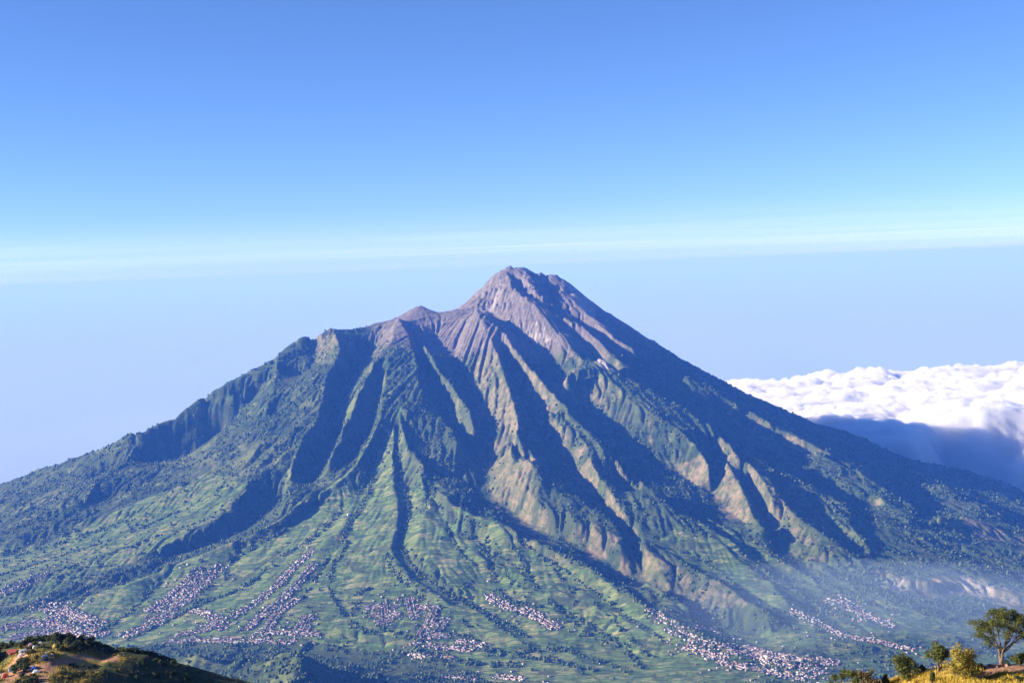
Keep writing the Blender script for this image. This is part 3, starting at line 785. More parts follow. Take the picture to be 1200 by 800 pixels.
# lanes between the houses
lv, lf = [], []
for x, y in LANES:
    for i in range(len(x) - 1):
        tx, ty = x[i + 1] - x[i], y[i + 1] - y[i]; L = math.hypot(tx, ty)
        if L > 60 or L < .1: continue
        ox, oy = -ty / L * 3.2, tx / L * 3.2; b0 = len(lv)
        for (qx, qy) in ((x[i] + ox, y[i] + oy), (x[i] - ox, y[i] - oy), (x[i + 1] - ox, y[i + 1] - oy), (x[i + 1] + ox, y[i + 1] + oy)):
            lv.append((qx, qy, float(height(qx, qy)) + .8))
        lf.append((b0, b0 + 1, b0 + 2, b0 + 3))
me = bpy.data.meshes.new('lanes'); me.from_pydata(lv, [], lf); me.materials.append(flat_mat('lane_asphalt', (.06, .06, .065))); me.update()
tag(link('lanes', me), None, None, None, 'structure')

# a few larger buildings one can pick out
def big_building(px, py, w, d, h, kd, wall, label, cat, name, ang=0.0, tower=False):
    x, y, z = on_ground([px], [py])
    root = bpy.data.objects.new(name, None); COL.objects.link(root); root.location = (x[0], y[0], z[0]); root.rotation_euler = (0, 0, ang)
    tag(root, label, cat)
    v = [(-w, -d, -4), (w, -d, -4), (w, d, -4), (-w, d, -4), (-w, -d, h), (w, -d, h), (w, d, h), (-w, d, h)]
    me = bpy.data.meshes.new('wall'); me.from_pydata(v, [], [(0, 1, 5, 4), (1, 2, 6, 5), (2, 3, 7, 6), (3, 0, 4, 7), (4, 5, 6, 7)]); me.materials.append(wall)
    link('wall', me, root)
    e = 1.0; rh = d * (.45 if not tower else 1.2)
    rv = [(-w - e, -d - e, h + .1), (w + e, -d - e, h + .1), (w + e, d + e, h + .1), (-w - e, d + e, h + .1), (-w * (0 if tower else .9), 0, h + rh), (w * (0 if tower else .9) + .01, 0, h + rh)]
    me = bpy.data.meshes.new('roof'); me.from_pydata(rv, [], [(0, 1, 5, 4), (1, 2, 5), (2, 3, 4, 5), (3, 0, 4), (3, 2, 1, 0)]); me.materials.append(M_ROOF[kd])
    link('roof', me, root)
    n = max(2, int(w / 2.2)); wv_, wf_ = [], []
    for row in range(max(1, int(h // 3.2))):
        for i in range(n):
            cx = -w + (i + .5) * 2 * w / n; b = len(wv_); z0 = 1 + row * 3.2
            wv_ += [(cx - .6, -d - .04, z0), (cx + .6, -d - .04, z0), (cx + .6, -d - .04, z0 + 1.4), (cx - .6, -d - .04, z0 + 1.4)]; wf_.append((b, b + 1, b + 2, b + 3))
    for i in range(len(wf_)):
        me = bpy.data.meshes.new('window'); me.from_pydata([wv_[j] for j in wf_[i]], [], [(0, 1, 2, 3)]); me.materials.append(M_DARK)
        link('window', me, root)
big_building(277, 748.5, 26, 6, 5, 'pink', M_WALL[1], 'long building with a pink roof beside the valley road, longest roof in view', 'building', 'market_hall', .03)
big_building(252, 737, 4, 4, 17, 'pale', M_WALL[0], 'tall narrow white tower rising above the roadside roofs', 'tower', 'tower', .2, True)
big_building(254, 750, 12, 8, 7, 'pale', M_WALL[0], 'large white building with a hipped roof at the road bend', 'building', 'meeting_hall', .1)
big_building(305, 750.5, 9, 6, 6, 'pale', M_WALL[0], 'lone white building at the right end of the valley road', 'building', 'roadside_hall', 0)
big_building(409, 603, 9, 6, 5, 'pale', M_WALL[0], 'lone whitish building high on the green fan above the villages', 'building', 'hill_station', .6)
big_building(319, 690, 9, 7, 6, 'pale', M_WALL[1], 'cream hall among the houses of the street village', 'building', 'village_hall', .7)
# ------------------------------------------------------------------ sea of cloud behind the right flank
x = np.concatenate([np.arange(700, 6200, 20.0), np.arange(6200, 14000, 60.0)]); y = np.concatenate([np.arange(9080, 10500, 11.0), np.arange(10500, 15200, 27.0)])
X, Y = np.meshgrid(x, y)
wx = X + fbm(X / 900, Y / 900, 401, 3) * 300; wy = Y + fbm(X / 900 + 9, Y / 900, 402, 3) * 300
puffs = np.abs(fbm(wx / 900, wy / 900, 431, 1)) * 100 + np.abs(fbm(wx / 380, wy / 380, 441, 1)) * 62 + np.abs(fbm(wx / 160, wy / 160, 451, 2)) * 42 + np.abs(fbm(wx / 70, wy / 70, 461, 2)) * 26
lump = sstep(2900, 3700, X + fbm(X / 400, Y / 400, 487, 3) * 300) * sstep(10900, 9900, Y)
Zc = 1585 + puffs + sstep(1500, 5500, X) * 45 + lump * 70
edge_far = sstep(0, 900, 14600 + fbm(X / 1500, X * 0 + 3, 471, 3) * 260 - Y)
front = 9230 - sstep(3300, 2700, X) * 900 + fbm(X / 420, Y / 420, 481, 3) * 260 + sstep(4300, 6000, X) * 300
edge_near = sstep(0, 620, Y - front)
m = np.sqrt(edge_far) * np.power(edge_near, .6) * sstep(700, 900, X) * sstep(13990, 13500, X)
bot = 1080.0
Zc = bot + 1 + (Zc - bot) * m
ny, nx = X.shape; i = np.arange(ny * nx).reshape(ny, nx)
# billows push outward along the sheet's own normals
gy_, gx_ = np.gradient(Zc, y, x); nl = np.sqrt(gx_ ** 2 + gy_ ** 2 + 1)
bl = (np.abs(fbm(X / 150 + Zc / 170, Y / 150 - Zc / 140, 463, 2)) * 52 + np.abs(fbm(X / 60 + Zc / 66, Y / 60 - Zc / 60, 465, 2)) * 26 - 20) * sstep(.02, .25, m)
X = X - gx_ / nl * bl; Y = Y - gy_ / nl * bl; Zc = np.maximum(Zc + bl / nl, bot + 1)
q = np.stack([i[:-1, :-1], i[:-1, 1:], i[1:, 1:], i[1:, :-1]], -1).reshape(-1, 4)
keepq = (m.ravel()[q] > .003).any(1)
q = q[keepq]
N_ = ny * nx
v = np.concatenate([np.stack([X, Y, Zc], -1).reshape(-1, 3), np.stack([X, Y, np.full(X.shape, bot)], -1).reshape(-1, 3)])
e = np.concatenate([q[:, [0, 1]], q[:, [1, 2]], q[:, [2, 3]], q[:, [3, 0]]])
key = np.minimum(e[:, 0], e[:, 1]) * (2 * N_) + np.maximum(e[:, 0], e[:, 1])
_, inv, cnt = np.unique(key, return_inverse=True, return_counts=True)
rim = e[cnt[inv] == 1]
side = np.stack([rim[:, 1], rim[:, 0], rim[:, 0] + N_, rim[:, 1] + N_], -1)
f = np.concatenate([q, q[:, ::-1] + N_, side])
used = np.unique(f); lut = np.zeros(2 * N_, int); lut[used] = np.arange(len(used))
cm = bpy.data.materials.new('cloud_vapour'); cm.use_nodes = True
cm.node_tree.nodes.remove(cm.node_tree.nodes['Principled BSDF'])
pc = cm.node_tree.nodes.new('ShaderNodeVolumePrincipled')
pc.inputs['Color'].default_value = (.875, .885, .90, 1); pc.inputs['Density'].default_value = .022; pc.inputs['Anisotropy'].default_value = .25
cm.node_tree.links.new(pc.outputs[0], cm.node_tree.nodes['Material Output'].inputs['Volume'])
tag(link('cloud_sea', np_mesh('cloud_sea', v[used], lut[f], None, cm)), 'white billowing sea of cloud behind the right flank of the volcano', 'cloud', None, 'stuff')

# thin mist lying over the lowland as far as one can see
xs = np.concatenate([-np.geomspace(6000, 480000, 30)[::-1], np.linspace(-5500, 5500, 23), np.geomspace(6000, 480000, 30)])
ys = np.geomspace(9700, 500000, 48)
X, Y = np.meshgrid(xs, ys)
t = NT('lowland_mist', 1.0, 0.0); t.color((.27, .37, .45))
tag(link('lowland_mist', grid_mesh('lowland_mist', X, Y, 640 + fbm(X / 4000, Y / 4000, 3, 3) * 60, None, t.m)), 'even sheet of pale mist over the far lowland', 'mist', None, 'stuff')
# ------------------------------------------------------------------ Merbabu's slope under the viewpoint, with the camp knoll and the grassy ridge
YL, YR = 350.0, 107.0
def crest_curve(pts, depth):
    p = np.array(pts, float); d = ray(p[:, 0], p[:, 1])
    return d[:, 0] * depth, H + d[:, 2] * depth
CLX, CLZ = crest_curve([(-300,800),(-150,768),(-60,761),(0,759),(20,756),(45,751),(70,748),(95,751),(120,759),(135,763),(150,762),(175,765),(200,773),(230,781),(260,791),(310,802),(400,835),(520,880),(700,980)], YL)
CRX, CRZ = crest_curve([(760,900),(880,842),(940,816),(960,806),(985,803),(1010,802),(1040,798),(1060,792),(1080,786),(1100,783),(1125,783),(1140,784),(1150,780),(1165,778),(1190,778),(1200,779),(1260,777),(1400,790)], YR)
X105 = (122 - 600) / F * YL
def smax(a, b, k):
    h = np.clip(.5 + .5 * (a - b) / k, 0, 1)
    return b + (a - b) * h + k * h * (1 - h)
def hillz(x, y):
    x = np.asarray(x, float); y = np.asarray(y, float)
    s = H - 1.7 - .43 * np.maximum(y, 0) - .05 * np.abs(x)
    s = s + fbm(x / 40, y / 40, 501, 3) * 2.0 * sstep(15, 60, y)
    kl = np.interp(x, CLX, CLZ) + np.where(y < YL, (YL - y) * .09, -(y - YL) * .7)
    kl = kl - .46 * np.maximum(0, x - X105) * sstep(347, 322, y)
    kl = kl + fbm(x / 30, y / 30, 511, 4) * 2.6 * sstep(0, 25, np.abs(y - YL)) + fbm(x / 9, y / 9, 521, 3) * .5
    kl = kl - 2.5 * np.exp(-((x + 138 + (y - 330) * .6) / 9) ** 2) * sstep(346, 336, y)
    kr = np.interp(x, CRX, CRZ) + np.where(y < YR, (YR - y) * .10, -(y - YR) * .7)
    kr = kr + fbm(x / 6, y / 6, 531, 4) * .35 + fbm(x / 1.6, y / 1.6, 541, 2) * .06
    kl = np.where((y > 180) & (x < 60), kl, -1e4); kr = np.where((y > 55) & (x > 0), kr, -1e4)
    return np.maximum(smax(s, kl, 3.0), kr)
TN = np.arange(60, 460, .25)
def on_hill(px, py, y0=60, y1=460):
    d = ray(px, py); T = TN[(TN >= y0) & (TN < y1)]
    Xr = d[:, 0:1] * T[None]; Zr = H + d[:, 2:3] * T[None]; Yr = np.broadcast_to(T[None], Xr.shape)
    bl = Zr < hillz(Xr, Yr)
    i = np.where(bl.any(1), np.argmax(bl, 1), len(T) - 1)
    y = T[i]; x = d[:, 0] * y
    return x, y, hillz(x, y)
def hzone(pts, X, Y, wob, sc, seed, y0, y1):
    p = np.array(pts, float); x, y, _ = on_hill(p[:, 0], p[:, 1], y0, y1)
    return in_poly(X + fbm(X / sc, Y / sc, seed, 3) * wob, Y + fbm(X / sc + 31, Y / sc, seed + 5, 3) * wob, list(zip(x, y))).astype(np.float32)

# sheets
t = NT('hill_turf')
green = t.ramp(t.noise(.35, 5, .65), [(.3, (.022, .032, .012)), (.5, (.045, .055, .018)), (.7, (.085, .08, .024)), (.85, (.15, .115, .034))])
soil = t.ramp(t.noise(1.2, 6, .7), [(.25, (.18, .085, .045)), (.5, (.32, .165, .095)), (.75, (.43, .25, .15))])
t.color(t.mix(t.attr('soil'), t.mix(t.attr('dry'), green, (.36, .235, .055)), soil))
t.bump(t.noise(1.5, 6, .7), .25, .8)
M_TURF = t.m
xa = np.arange(-420, 421, 4.0); ya = np.arange(-40, 700, 4.0)
X, Y = np.meshgrid(xa, ya)
Zs = hillz(X, Y); Zs = np.where(Y < 0, H - 1.7 + Y * .25, Zs)
Zs = Zs - 2.5 * ((X > -175) & (X < -40) & (Y > 235) & (Y < 395)) - 1.5 * ((X > 17) & (X < 57) & (Y > 72) & (Y < 128))
zr0 = np.zeros(X.shape)
tag(link('hillside', grid_mesh('hillside', X, Y, Zs, {'soil': ('POINT', zr0), 'dry': ('POINT', zr0 + .2)}, M_TURF)), None, None, None, 'structure')
X, Y = np.meshgrid(np.arange(-180, -34, .5), np.arange(230, 400, .5))
pathm = blur(np.maximum.reduce([hzone([(38,800),(66,800),(62,790),(55,780),(58,772),(66,768),(100,765),(138,768),(140,774),(105,773),(75,777),(66,786)], X, Y, 5, 14, 601, 240, 352),
        hzone([(20,766),(34,758),(50,758),(40,768),(24,776),(12,784),(4,786),(14,776)], X, Y, 5, 12, 611, 240, 352),
        hzone([(0,796),(10,786),(50,782),(56,790),(20,796),(2,804)], X, Y, 4, 10, 621, 240, 352)]), 4)
dry = blur(hzone([(-20,800),(0,776),(20,762),(60,764),(110,762),(150,768),(150,776),(110,782),(108,812),(0,812)], X, Y, 9, 18, 631, 240, 352), 6)  # dry gold painted over the sunlit part; shaded right side stays dark green
Zk = hillz(X, Y)
tag(link('camp_knoll', grid_mesh('camp_knoll', X, Y, Zk, {'soil': ('POINT', pathm), 'dry': ('POINT', dry * .95)}, M_TURF)), None, None, None, 'structure')
KP, KD, KX, KY = pathm, dry, X, Y
X, Y = np.meshgrid(np.arange(14, 60, .16), np.arange(68, 132, .22))
soilr = blur(hzone([(1142,800),(1150,792),(1148,782),(1158,775),(1180,775),(1215,776),(1215,797),(1190,790),(1175,788),(1165,797)], X, Y, .8, 2.5, 641, 80, 108.5), 3)
soilr = np.maximum(soilr, .8 * (Y > YR - .6) * (Y < YR + 3) * (X > 38.5))
tag(link('grassy_ridge', grid_mesh('grassy_ridge', X, Y, hillz(X, Y), {'soil': ('POINT', soilr), 'dry': ('POINT', np.ones(X.shape))}, M_TURF)), None, None, None, 'structure')
RS, RX, RY = soilr, X, Y

def grass(name, x, y, hgt, wid, blades, seed, cols):
    g = np.random.default_rng(seed); n = len(x)
    xb = np.repeat(x, blades) + g.normal(0, 1, n * blades) * np.repeat(wid * 2.2, blades)
    yb = np.repeat(y, blades) + g.normal(0, 1, n * blades) * np.repeat(wid * 2.2, blades)
    hb = np.repeat(hgt, blades) * g.uniform(.5, 1.15, n * blades); wb = np.repeat(wid, blades) * g.uniform(.5, 1.0, n * blades)
    zb = hillz(xb, yb) - .03
    a = g.uniform(0, 6.283, n * blades); lean = g.uniform(.05, .55, n * blades) * hb; la = g.uniform(0, 6.283, n * blades)
    v = np.empty((n * blades, 5, 3))
    cx, sx = np.cos(a) * wb, np.sin(a) * wb
    for i, (f, w_) in enumerate(((0, -1), (0, 1), (.55, .7), (.55, -.7), (1, 0))):
        v[:, i, 0] = xb + cx * w_ * .5 + np.cos(la) * lean * f * f
        v[:, i, 1] = yb + sx * w_ * .5 + np.sin(la) * lean * f * f
        v[:, i, 2] = zb + hb * f * (1 - .12 * f)
    f = np.array([(0, 1, 2), (0, 2, 3), (3, 2, 4)])[None] + (np.arange(n * blades) * 5)[:, None, None]
    tone = np.repeat(np.repeat(g.uniform(0, 1, n), blades) * .6 + g.uniform(0, .4, n * blades), 3)
    t = NT(name + '_blades', .7); t.color(t.ramp(t.attr('tone'), cols))
    t.b.inputs['Transmission Weight'].default_value = 0
    return np_mesh(name, v.reshape(-1, 3), f.reshape(-1, 3), {'tone': ('FACE', tone)}, t.m)
YEL = [(0, (.06, .065, .014)), (.25, (.24, .18, .026)), (.6, (.46, .305, .04)), (.9, (.56, .37, .07)), (1, (.56, .43, .15))]
n = 15000
x = rng.uniform(20, 50, n); y = rng.uniform(88, YR + 1.5, n)
sl_ = RS[np.clip(((y - 68) / .22).astype(int), 0, RS.shape[0] - 1), np.clip(((x - 14) / .16).astype(int), 0, RS.shape[1] - 1)]
k = (rng.uniform(0, 1, n) > sl_ * 1.15) & (fbm(x / 1.5, y / 1.5, 701, 2) > -.35)
x, y = x[k], y[k]
tag(link('dry_grass', grass('dry_grass', x, y, rng.uniform(.22, .62, len(x)), np.full(len(x), .05), 9, 71, YEL)), 'yellow dry grass on the near ridge', 'grass', None, 'stuff')
n = 60000
x = rng.uniform(-172, -45, n); y = rng.uniform(262, 352, n)
ii = (np.clip(((y - 230) / .5).astype(int), 0, KP.shape[0] - 1), np.clip(((x + 180) / .5).astype(int), 0, KP.shape[1] - 1))
k = (rng.uniform(0, 1, n) > KP[ii] * 1.3) & (rng.uniform(0, 1, n) < KD[ii] + .05) & (fbm(x / 6, y / 6, 711, 3) > -.25 + .0 * x)  # pale tufts thinned on the shaded right so its colour stays dark
x, y = x[k], y[k]
KG = [(0, (.045, .055, .016)), (.3, (.15, .125, .028)), (.6, (.32, .23, .045)), (1, (.48, .34, .08))]
tag(link('knoll_grass', grass('knoll_grass', x, y, rng.uniform(.3, .8, len(x)), np.full(len(x), .16), 5, 72, KG)), 'tufts of green and yellow grass on the camp knoll', 'grass', None, 'stuff')

# ------------------------------------------------------------------ shrubs and trees
def leaf_cloud(blobs, n, size, seed, flat=.0):
    """leaf-sized quads through the volume of several lobes: (cx, cy, cz, rx, ry, rz)"""
    g = np.random.default_rng(seed); B = np.array(blobs, float)
    w_ = (B[:, 3] * B[:, 4] * B[:, 5]) ** .72; w_ /= w_.sum()
    b = g.choice(len(B), n, p=w_)
    d = g.normal(0, 1, (n, 3)); d /= np.linalg.norm(d, axis=1)[:, None]
    rad = g.uniform(0, 1, n) ** .46
    rad *= 1 + .16 * np.sin(d[:, 0] * 5 + b) * np.sin(d[:, 1] * 6 + b * 2) + g.normal(0, .07, n)
    c = B[b, :3] + d * B[b, 3:] * rad[:, None]
    nr = d + g.normal(0, .65, (n, 3)); nr /= np.linalg.norm(nr, axis=1)[:, None]
    a = np.cross(nr, g.normal(0, 1, (n, 3))); a /= np.linalg.norm(a, axis=1)[:, None]
    bb = np.cross(nr, a)
    s = size * g.uniform(.6, 1.3, (n, 1))
    v = np.stack([c - a * s, c - bb * s * .55, c + a * s, c + bb * s * .55], 1)
    f = np.arange(n * 4).reshape(n, 4)
    return v.reshape(-1, 3), f, g.uniform(0, 1, n)
def leaf_mat(name, cols, big=1.2):
    t = NT(name, .6, .25)
    oi = t.n('ShaderNodeObjectInfo')
    f = t.math('ADD', t.math('MULTIPLY', t.attr('tone'), .6), t.math('MULTIPLY', t.noise(big, 2), .55))
    t.color(t.ramp(f, cols))
    tr = t.n('ShaderNodeBsdfTranslucent'); t.l(t.ramp(f, cols), tr.inputs['Color'])
    mx = t.n('ShaderNodeMixShader'); mx.inputs[0].default_value = .28
    out = t.t.nodes['Material Output']
    t.l(t.b.outputs[0], mx.inputs[1]); t.l(tr.outputs[0], mx.inputs[2]); t.l(mx.outputs[0], out.inputs['Surface'])
    return t.m
ML = {
 'olive': leaf_mat('leaf_olive', [(.15, (.016, .024, .007)), (.45, (.045, .060, .013)), (.75, (.105, .110, .020)), (1, (.21, .17, .032))]),
 'dark': leaf_mat('leaf_dark', [(.15, (.014, .022, .010)), (.5, (.034, .050, .016)), (.8, (.070, .085, .022)), (1, (.12, .12, .035))]),
 'yellow': leaf_mat('leaf_yellowing', [(.15, (.045, .055, .012)), (.42, (.13, .125, .022)), (.7, (.30, .22, .032)), (1, (.46, .28, .04))]),
 'rust': leaf_mat('leaf_rusty', [(.15, (.030, .026, .012)), (.5, (.085, .060, .024)), (.8, (.15, .10, .035)), (1, (.20, .15, .05))])}
t = NT('bark', .9); t.color(t.ramp(t.noise(6, 5, .7, t.scaled((1, 1, .3))), [(.3, (.055, .038, .028)), (.6, (.15, .105, .08)), (.85, (.27, .20, .155))])); M_BARK = t.m

def tube(paths, name, mat, sides=7):
    v, f = [], []
    for pts in paths:                      # (x, y, z, r)
        P_ = np.array(pts, float); b0 = len(v)
        for i, p in enumerate(P_):
            d = P_[min(i + 1, len(P_) - 1), :3] - P_[max(i - 1, 0), :3]; d /= np.linalg.norm(d) + 1e-9
            u = np.cross(d, (.3, .9, .1)); u /= np.linalg.norm(u); w_ = np.cross(d, u)
            for k in range(sides):
                a = 6.283 * k / sides
                v.append(p[:3] + (u * math.cos(a) + w_ * math.sin(a)) * p[3] * (1 + .12 * math.sin(k * 2.3 + i)))
        for i in range(len(P_) - 1):
            for k in range(sides):
                a = b0 + i * sides + k; b = b0 + i * sides + (k + 1) % sides
                f.append((a, b, b + sides, a + sides))
        f.append(tuple(b0 + (len(P_) - 1) * sides + k for k in range(sides)))
    me = bpy.data.meshes.new(name); me.from_pydata([tuple(q) for q in v], [], f); me.materials.append(mat)
    me.polygons.foreach_set('use_smooth', np.ones(len(f), bool)); me.update()
    return me
def wiggle(a, b, r0_, r1_, n, amp, g):
    a = np.array(a, float); b = np.array(b, float); out = []
    off = np.zeros(3)
    for i in range(n + 1):
        t_ = i / n
        if 0 < i < n: off = off * .5 + g.normal(0, amp, 3)
        else: off = off * 0 if i == 0 else off * .3
        out.append((*(a + (b - a) * t_ + off), r0_ + (r1_ - r0_) * t_))
    return out

def shrub(name, px, py, wpx, hpx, kind, label, cat, group=None, seed=1, depth=(60, 460), leaves=2200, size=.075, lobes=7, stem=True, lift=.0):
    x, y, z = on_hill([px], [py], *depth)
    return shrub_at(name, x[0], y[0], z[0], wpx / F * y[0], hpx / F * y[0], kind, label, cat, group, seed, leaves, size, lobes, stem, lift)
def shrub_at(name, x, y, z, w_, h_, kind, label, cat, group, seed, leaves, size, lobes, stem, lift=0.0):
    g = np.random.default_rng(seed)
    root = bpy.data.objects.new(name, None); COL.objects.link(root); root.location = (x, y, z)
    tag(root, label, cat, group)
    bl = []
    for i in range(lobes):
        a = g.uniform(0, 6.283); q = g.uniform(0, .80)
        zz = h_ * (lift + (1 - lift) * g.uniform(.22, .80))
        k = 1 - .55 * abs(zz / h_ - .45)
        rr = g.uniform(.11, .24) * w_
        bl.append((math.cos(a) * q * w_ * .5 * k, math.sin(a) * q * w_ * .5 * k, zz, rr * .85, rr * .85, min(rr * .75, h_ * .3)))
    bl.append((0, 0, h_ * (lift + (1 - lift) * .45), w_ * .28, w_ * .28, h_ * (1 - lift) * .36))
    v, f, tone = leaf_cloud(bl, leaves, size, seed + 1)
    v[:, 2] = np.maximum(v[:, 2], .02)
    link('foliage', np_mesh('foliage', v, f, {'tone': ('FACE', tone)}, ML[kind]), root)
    if stem:
        st = [wiggle((g.normal(0, .05), g.normal(0, .05), -.1), (b[0], b[1], b[2]), .025 * h_ + .015, .012, 5, .04 * h_, g) for b in bl[:5]]
        link('stem', tube(st, 'stem', M_BARK, 6), root)
    return root

# the lone tree at the right
x, y, z = on_hill([1174], [778.5], 80, 108)
TX, TY, TZ = x[0], y[0], z[0]
u = TY / F                                    # metres per photo pixel here
g = np.random.default_rng(41)
tree = bpy.data.objects.new('tree', None); COL.objects.link(tree); tree.location = (TX, TY, TZ)
tag(tree, 'lone tree with forked trunk and round open crown on red earth', 'tree')
fork = (.02, 0, 13 * u); J = [(0, 0, -.2, .22), (-.04, .02, .25, .17), (.06, 0, .6, .14), (.02, .0, 13 * u, .12)]
limbs = [J, [( -.10, .02, -.2, .16), (-.06, .12, .45, .11), (-.20, .02, 1.15, .085)] + [(-.28, .05, 20 * u, .07)]]
ends = []
for (ex, ez, ey, r1) in [(-26, 42, .3, .09), (-14, 52, -.5, .10), (-2, 60, .4, .10), (12, 60, -.4, .11), (22, 52, .5, .11), (32, 44, -.3, .10), (6, 48, -1.1, .09), (16, 42, 1.2, .09), (-10, 40, 1.1, .08), (-20, 36, -.8, .07), (30, 34, .8, .08)]:
    src = fork if ex > -12 else (-.28, .05, 20 * u)
    e = (ex * u, ey, ez * u)
    mid = ((src[0] + e[0]) * .5 + (.12 if ex > 0 else -.10), ey * .4, src[2] + (e[2] - src[2]) * .52)
    lim = wiggle(src, mid, r1, r1 * .65, 4, .05, g) + wiggle(mid, e, r1 * .65, .02, 5, .06, g)[1:]
    lim = [(*q[:3], q[3] * .75) for q in lim]
    limbs.append(lim); ends.append(e)
    for q in range(3):
        e2 = (e[0] + g.normal(0, .5), e[1] + g.normal(0, .5), e[2] + g.normal(-.1, .35))
        limbs.append(wiggle(mid, e2, .03, .01, 4, .05, g)); ends.append(e2)
link('trunk', tube(limbs, 'trunk', M_BARK, 8), tree)
blobs = []
for e in ends:
    r_ = g.uniform(.30, .62)
    blobs.append((e[0], e[1], e[2] + .05, r_, r_, r_ * .62))
for i in range(95):                            # small sprays along a domed umbrella crown
    a = g.uniform(0, 6.283); q = math.sqrt(g.uniform(0, 1))
    cx_ = (4 + 33 * q * math.cos(a)) * u; cy_ = 30 * q * math.sin(a) * u
    top = 36 + 31 * math.sqrt(max(0, 1 - q * q)) 
    cz_ = (top - abs(g.normal(0, 6))) * u
    r_ = g.uniform(.22, .48)
    blobs.append((cx_, cy_, cz_, r_, r_, r_ * .55))
v, f, tone = leaf_cloud(blobs, 16500, .06, 43)
link('crown', np_mesh('crown', v, f, {'tone': ('FACE', tone)}, ML['olive']), tree)

R_ = (80, 108.5)
shrub('shrub', 1100, 786, 38, 36, 'olive', 'tall dark leafy shrub left of the yellow domed shrub', 'shrub', None, 11, R_, 3900, .078, 24, True, .25)
shrub('shrub', 1126, 794, 46, 43, 'yellow', 'large domed shrub turning yellow beside the red earth bank', 'shrub', None, 12, R_, 5600, .08, 28)
shrub('shrub', 1060, 797, 38, 33, 'olive', 'rounded olive green shrub at the top of the yellow bank', 'shrub', None, 13, R_, 3700, .08, 22)
shrub('shrub', 1081, 789, 16, 11, 'dark', 'low dark bush between two taller shrubs on the bank', 'bush', None, 14, R_, 1500, .065, 5)
shrub('shrub', 1018, 806, 28, 24, 'rust', 'rusty brown shrub in the middle of the low thicket', 'shrub', None, 15, R_, 2700, .075, 18)
shrub('shrub', 1037, 803, 14, 15, 'dark', 'small dark shrub right of the rusty brown shrub', 'shrub', None, 16, R_, 1300, .06, 5)
shrub('shrub', 1003, 806, 16, 18, 'olive', 'small green shrub tucked under the spreading little tree', 'shrub', None, 17, R_, 1500, .06, 5)
shrub('shrub', 1194, 780, 26, 19, 'olive', 'leafy bush right of the lone tree trunk', 'bush', None, 18, R_, 2400, .075, 15)
shrub('shrub', 1181, 779, 9, 6, 'dark', 'low dark tuft of leaves at the foot of the lone tree', 'bush', None, 19, R_, 700, .055, 4)
shrub('shrub', 1093, 801, 11, 18, 'dark', 'upright dark green shrub standing in the yellow grass', 'shrub', None, 20, R_, 1500, .06, 5)
shrub('shrub', 1149, 785, 14, 8, 'dark', 'dark low bush on the edge of the red earth patch', 'bush', None, 21, R_, 1200, .055, 5)
shrub('shrub', 1197, 800, 16, 10, 'dark', 'dark green bush at the right end below the red earth', 'bush', None, 22, R_, 1300, .055, 5)
shrub('shrub', 1180, 800, 18, 9, 'yellow', 'low yellow green bush below the red earth patch', 'bush', None, 23, R_, 1500, .055, 5)
# the spreading little tree at the left end of the ridge
x, y, z = on_hill([983], [803], 80, 108.5)
g = np.random.default_rng(77); root = bpy.data.objects.new('tree', None); COL.objects.link(root); root.location = (x[0], y[0], z[0] - .1)
tag(root, 'spreading little tree with flat leaf clumps at the ridge end', 'tree')
bl, st = [], []
for (dx, dz, rx, rz) in [(-9, 9, 6, 4.5), (-4, 17, 5, 4.5), (3, 21, 5, 3.5), (13, 24, 8, 4.2), (20, 22, 5, 3.5), (8, 22, 5, 3.5), (-2, 12, 4, 3)]:
    c_ = (dx * u, g.normal(0, .35), dz * u); bl.append((*c_, rx * u, rx * u, rz * u)); st.append(wiggle((0, 0, -.2), c_, .07, .015, 6, .05, g))
v, f, tone = leaf_cloud(bl, 3600, .06, 78)
link('crown', np_mesh('crown', v, f, {'tone': ('FACE', tone)}, ML['olive']), root); link('trunk', tube(st, 'trunk', M_BARK, 6), root)
# earth ledge with stones under the lone tree
for i, (px, py, wv_, hv_) in enumerate([(1160, 780, 7, 3.2), (1168, 781, 5, 2.6), (1180, 780, 6, 3.0)]):
    x, y, z = on_hill([px], [py], 80, 108.5); v, f = ico()
    v = v * (1 + np.random.default_rng(i).uniform(-.2, .2, (12, 1))) * np.array([wv_ * u * .5, .35, hv_ * u * .6])
    t = NT('earth_clod'); t.color(t.ramp(t.noise(3, 5, .7), [(.3, (.16, .085, .065)), (.7, (.36, .22, .17))])); t.bump(t.noise(5, 5, .7), .1)
    me = np_mesh('earth_clod', v, f, None, t.m)
    tag(link('earth_clod', me, None, (x[0], y[0], z[0] + .02)), ['wide reddish clod of earth left of the lone tree trunk', 'small reddish clod of earth against the lone tree trunk', 'reddish clod of earth right of the lone tree trunk'][i], 'earth clod')

# bushes on the camp knoll: six kinds, copied
proto = []
for i, (kind, w_, h_) in enumerate([('dark', 2.6, 1.9), ('olive', 2.2, 1.6), ('dark', 3.4, 2.6), ('olive', 3.0, 2.1), ('dark', 2.0, 2.4), ('yellow', 1.8, 1.1)]):
    proto.append(shrub_at('bush', 0, 0, 0, w_, h_, kind, 'bush', 'bush', None, 200 + i, 620, .15, 6, True))
KN = (240, 351.0)
spots = []
def scatter(poly, n, kinds_, sc, where, seed):
    g = np.random.default_rng(seed); p = np.array(poly, float); c = 0
    while c < n:
        qx = g.uniform(p[:, 0].min(), p[:, 0].max(), 40); qy = g.uniform(p[:, 1].min(), p[:, 1].max(), 40)
        ok = in_poly(qx, qy, poly); qx, qy = qx[ok], qy[ok]
        if not len(qx): continue
        x, y, z = on_hill(qx, qy, *KN)
        for a, b, c_ in zip(x, y, z):
            if c < n and y.min() > 0:
                spots.append((a, b, c_, int(g.choice(kinds_)), g.uniform(*sc), g.uniform(0, 6.28), where)); c += 1
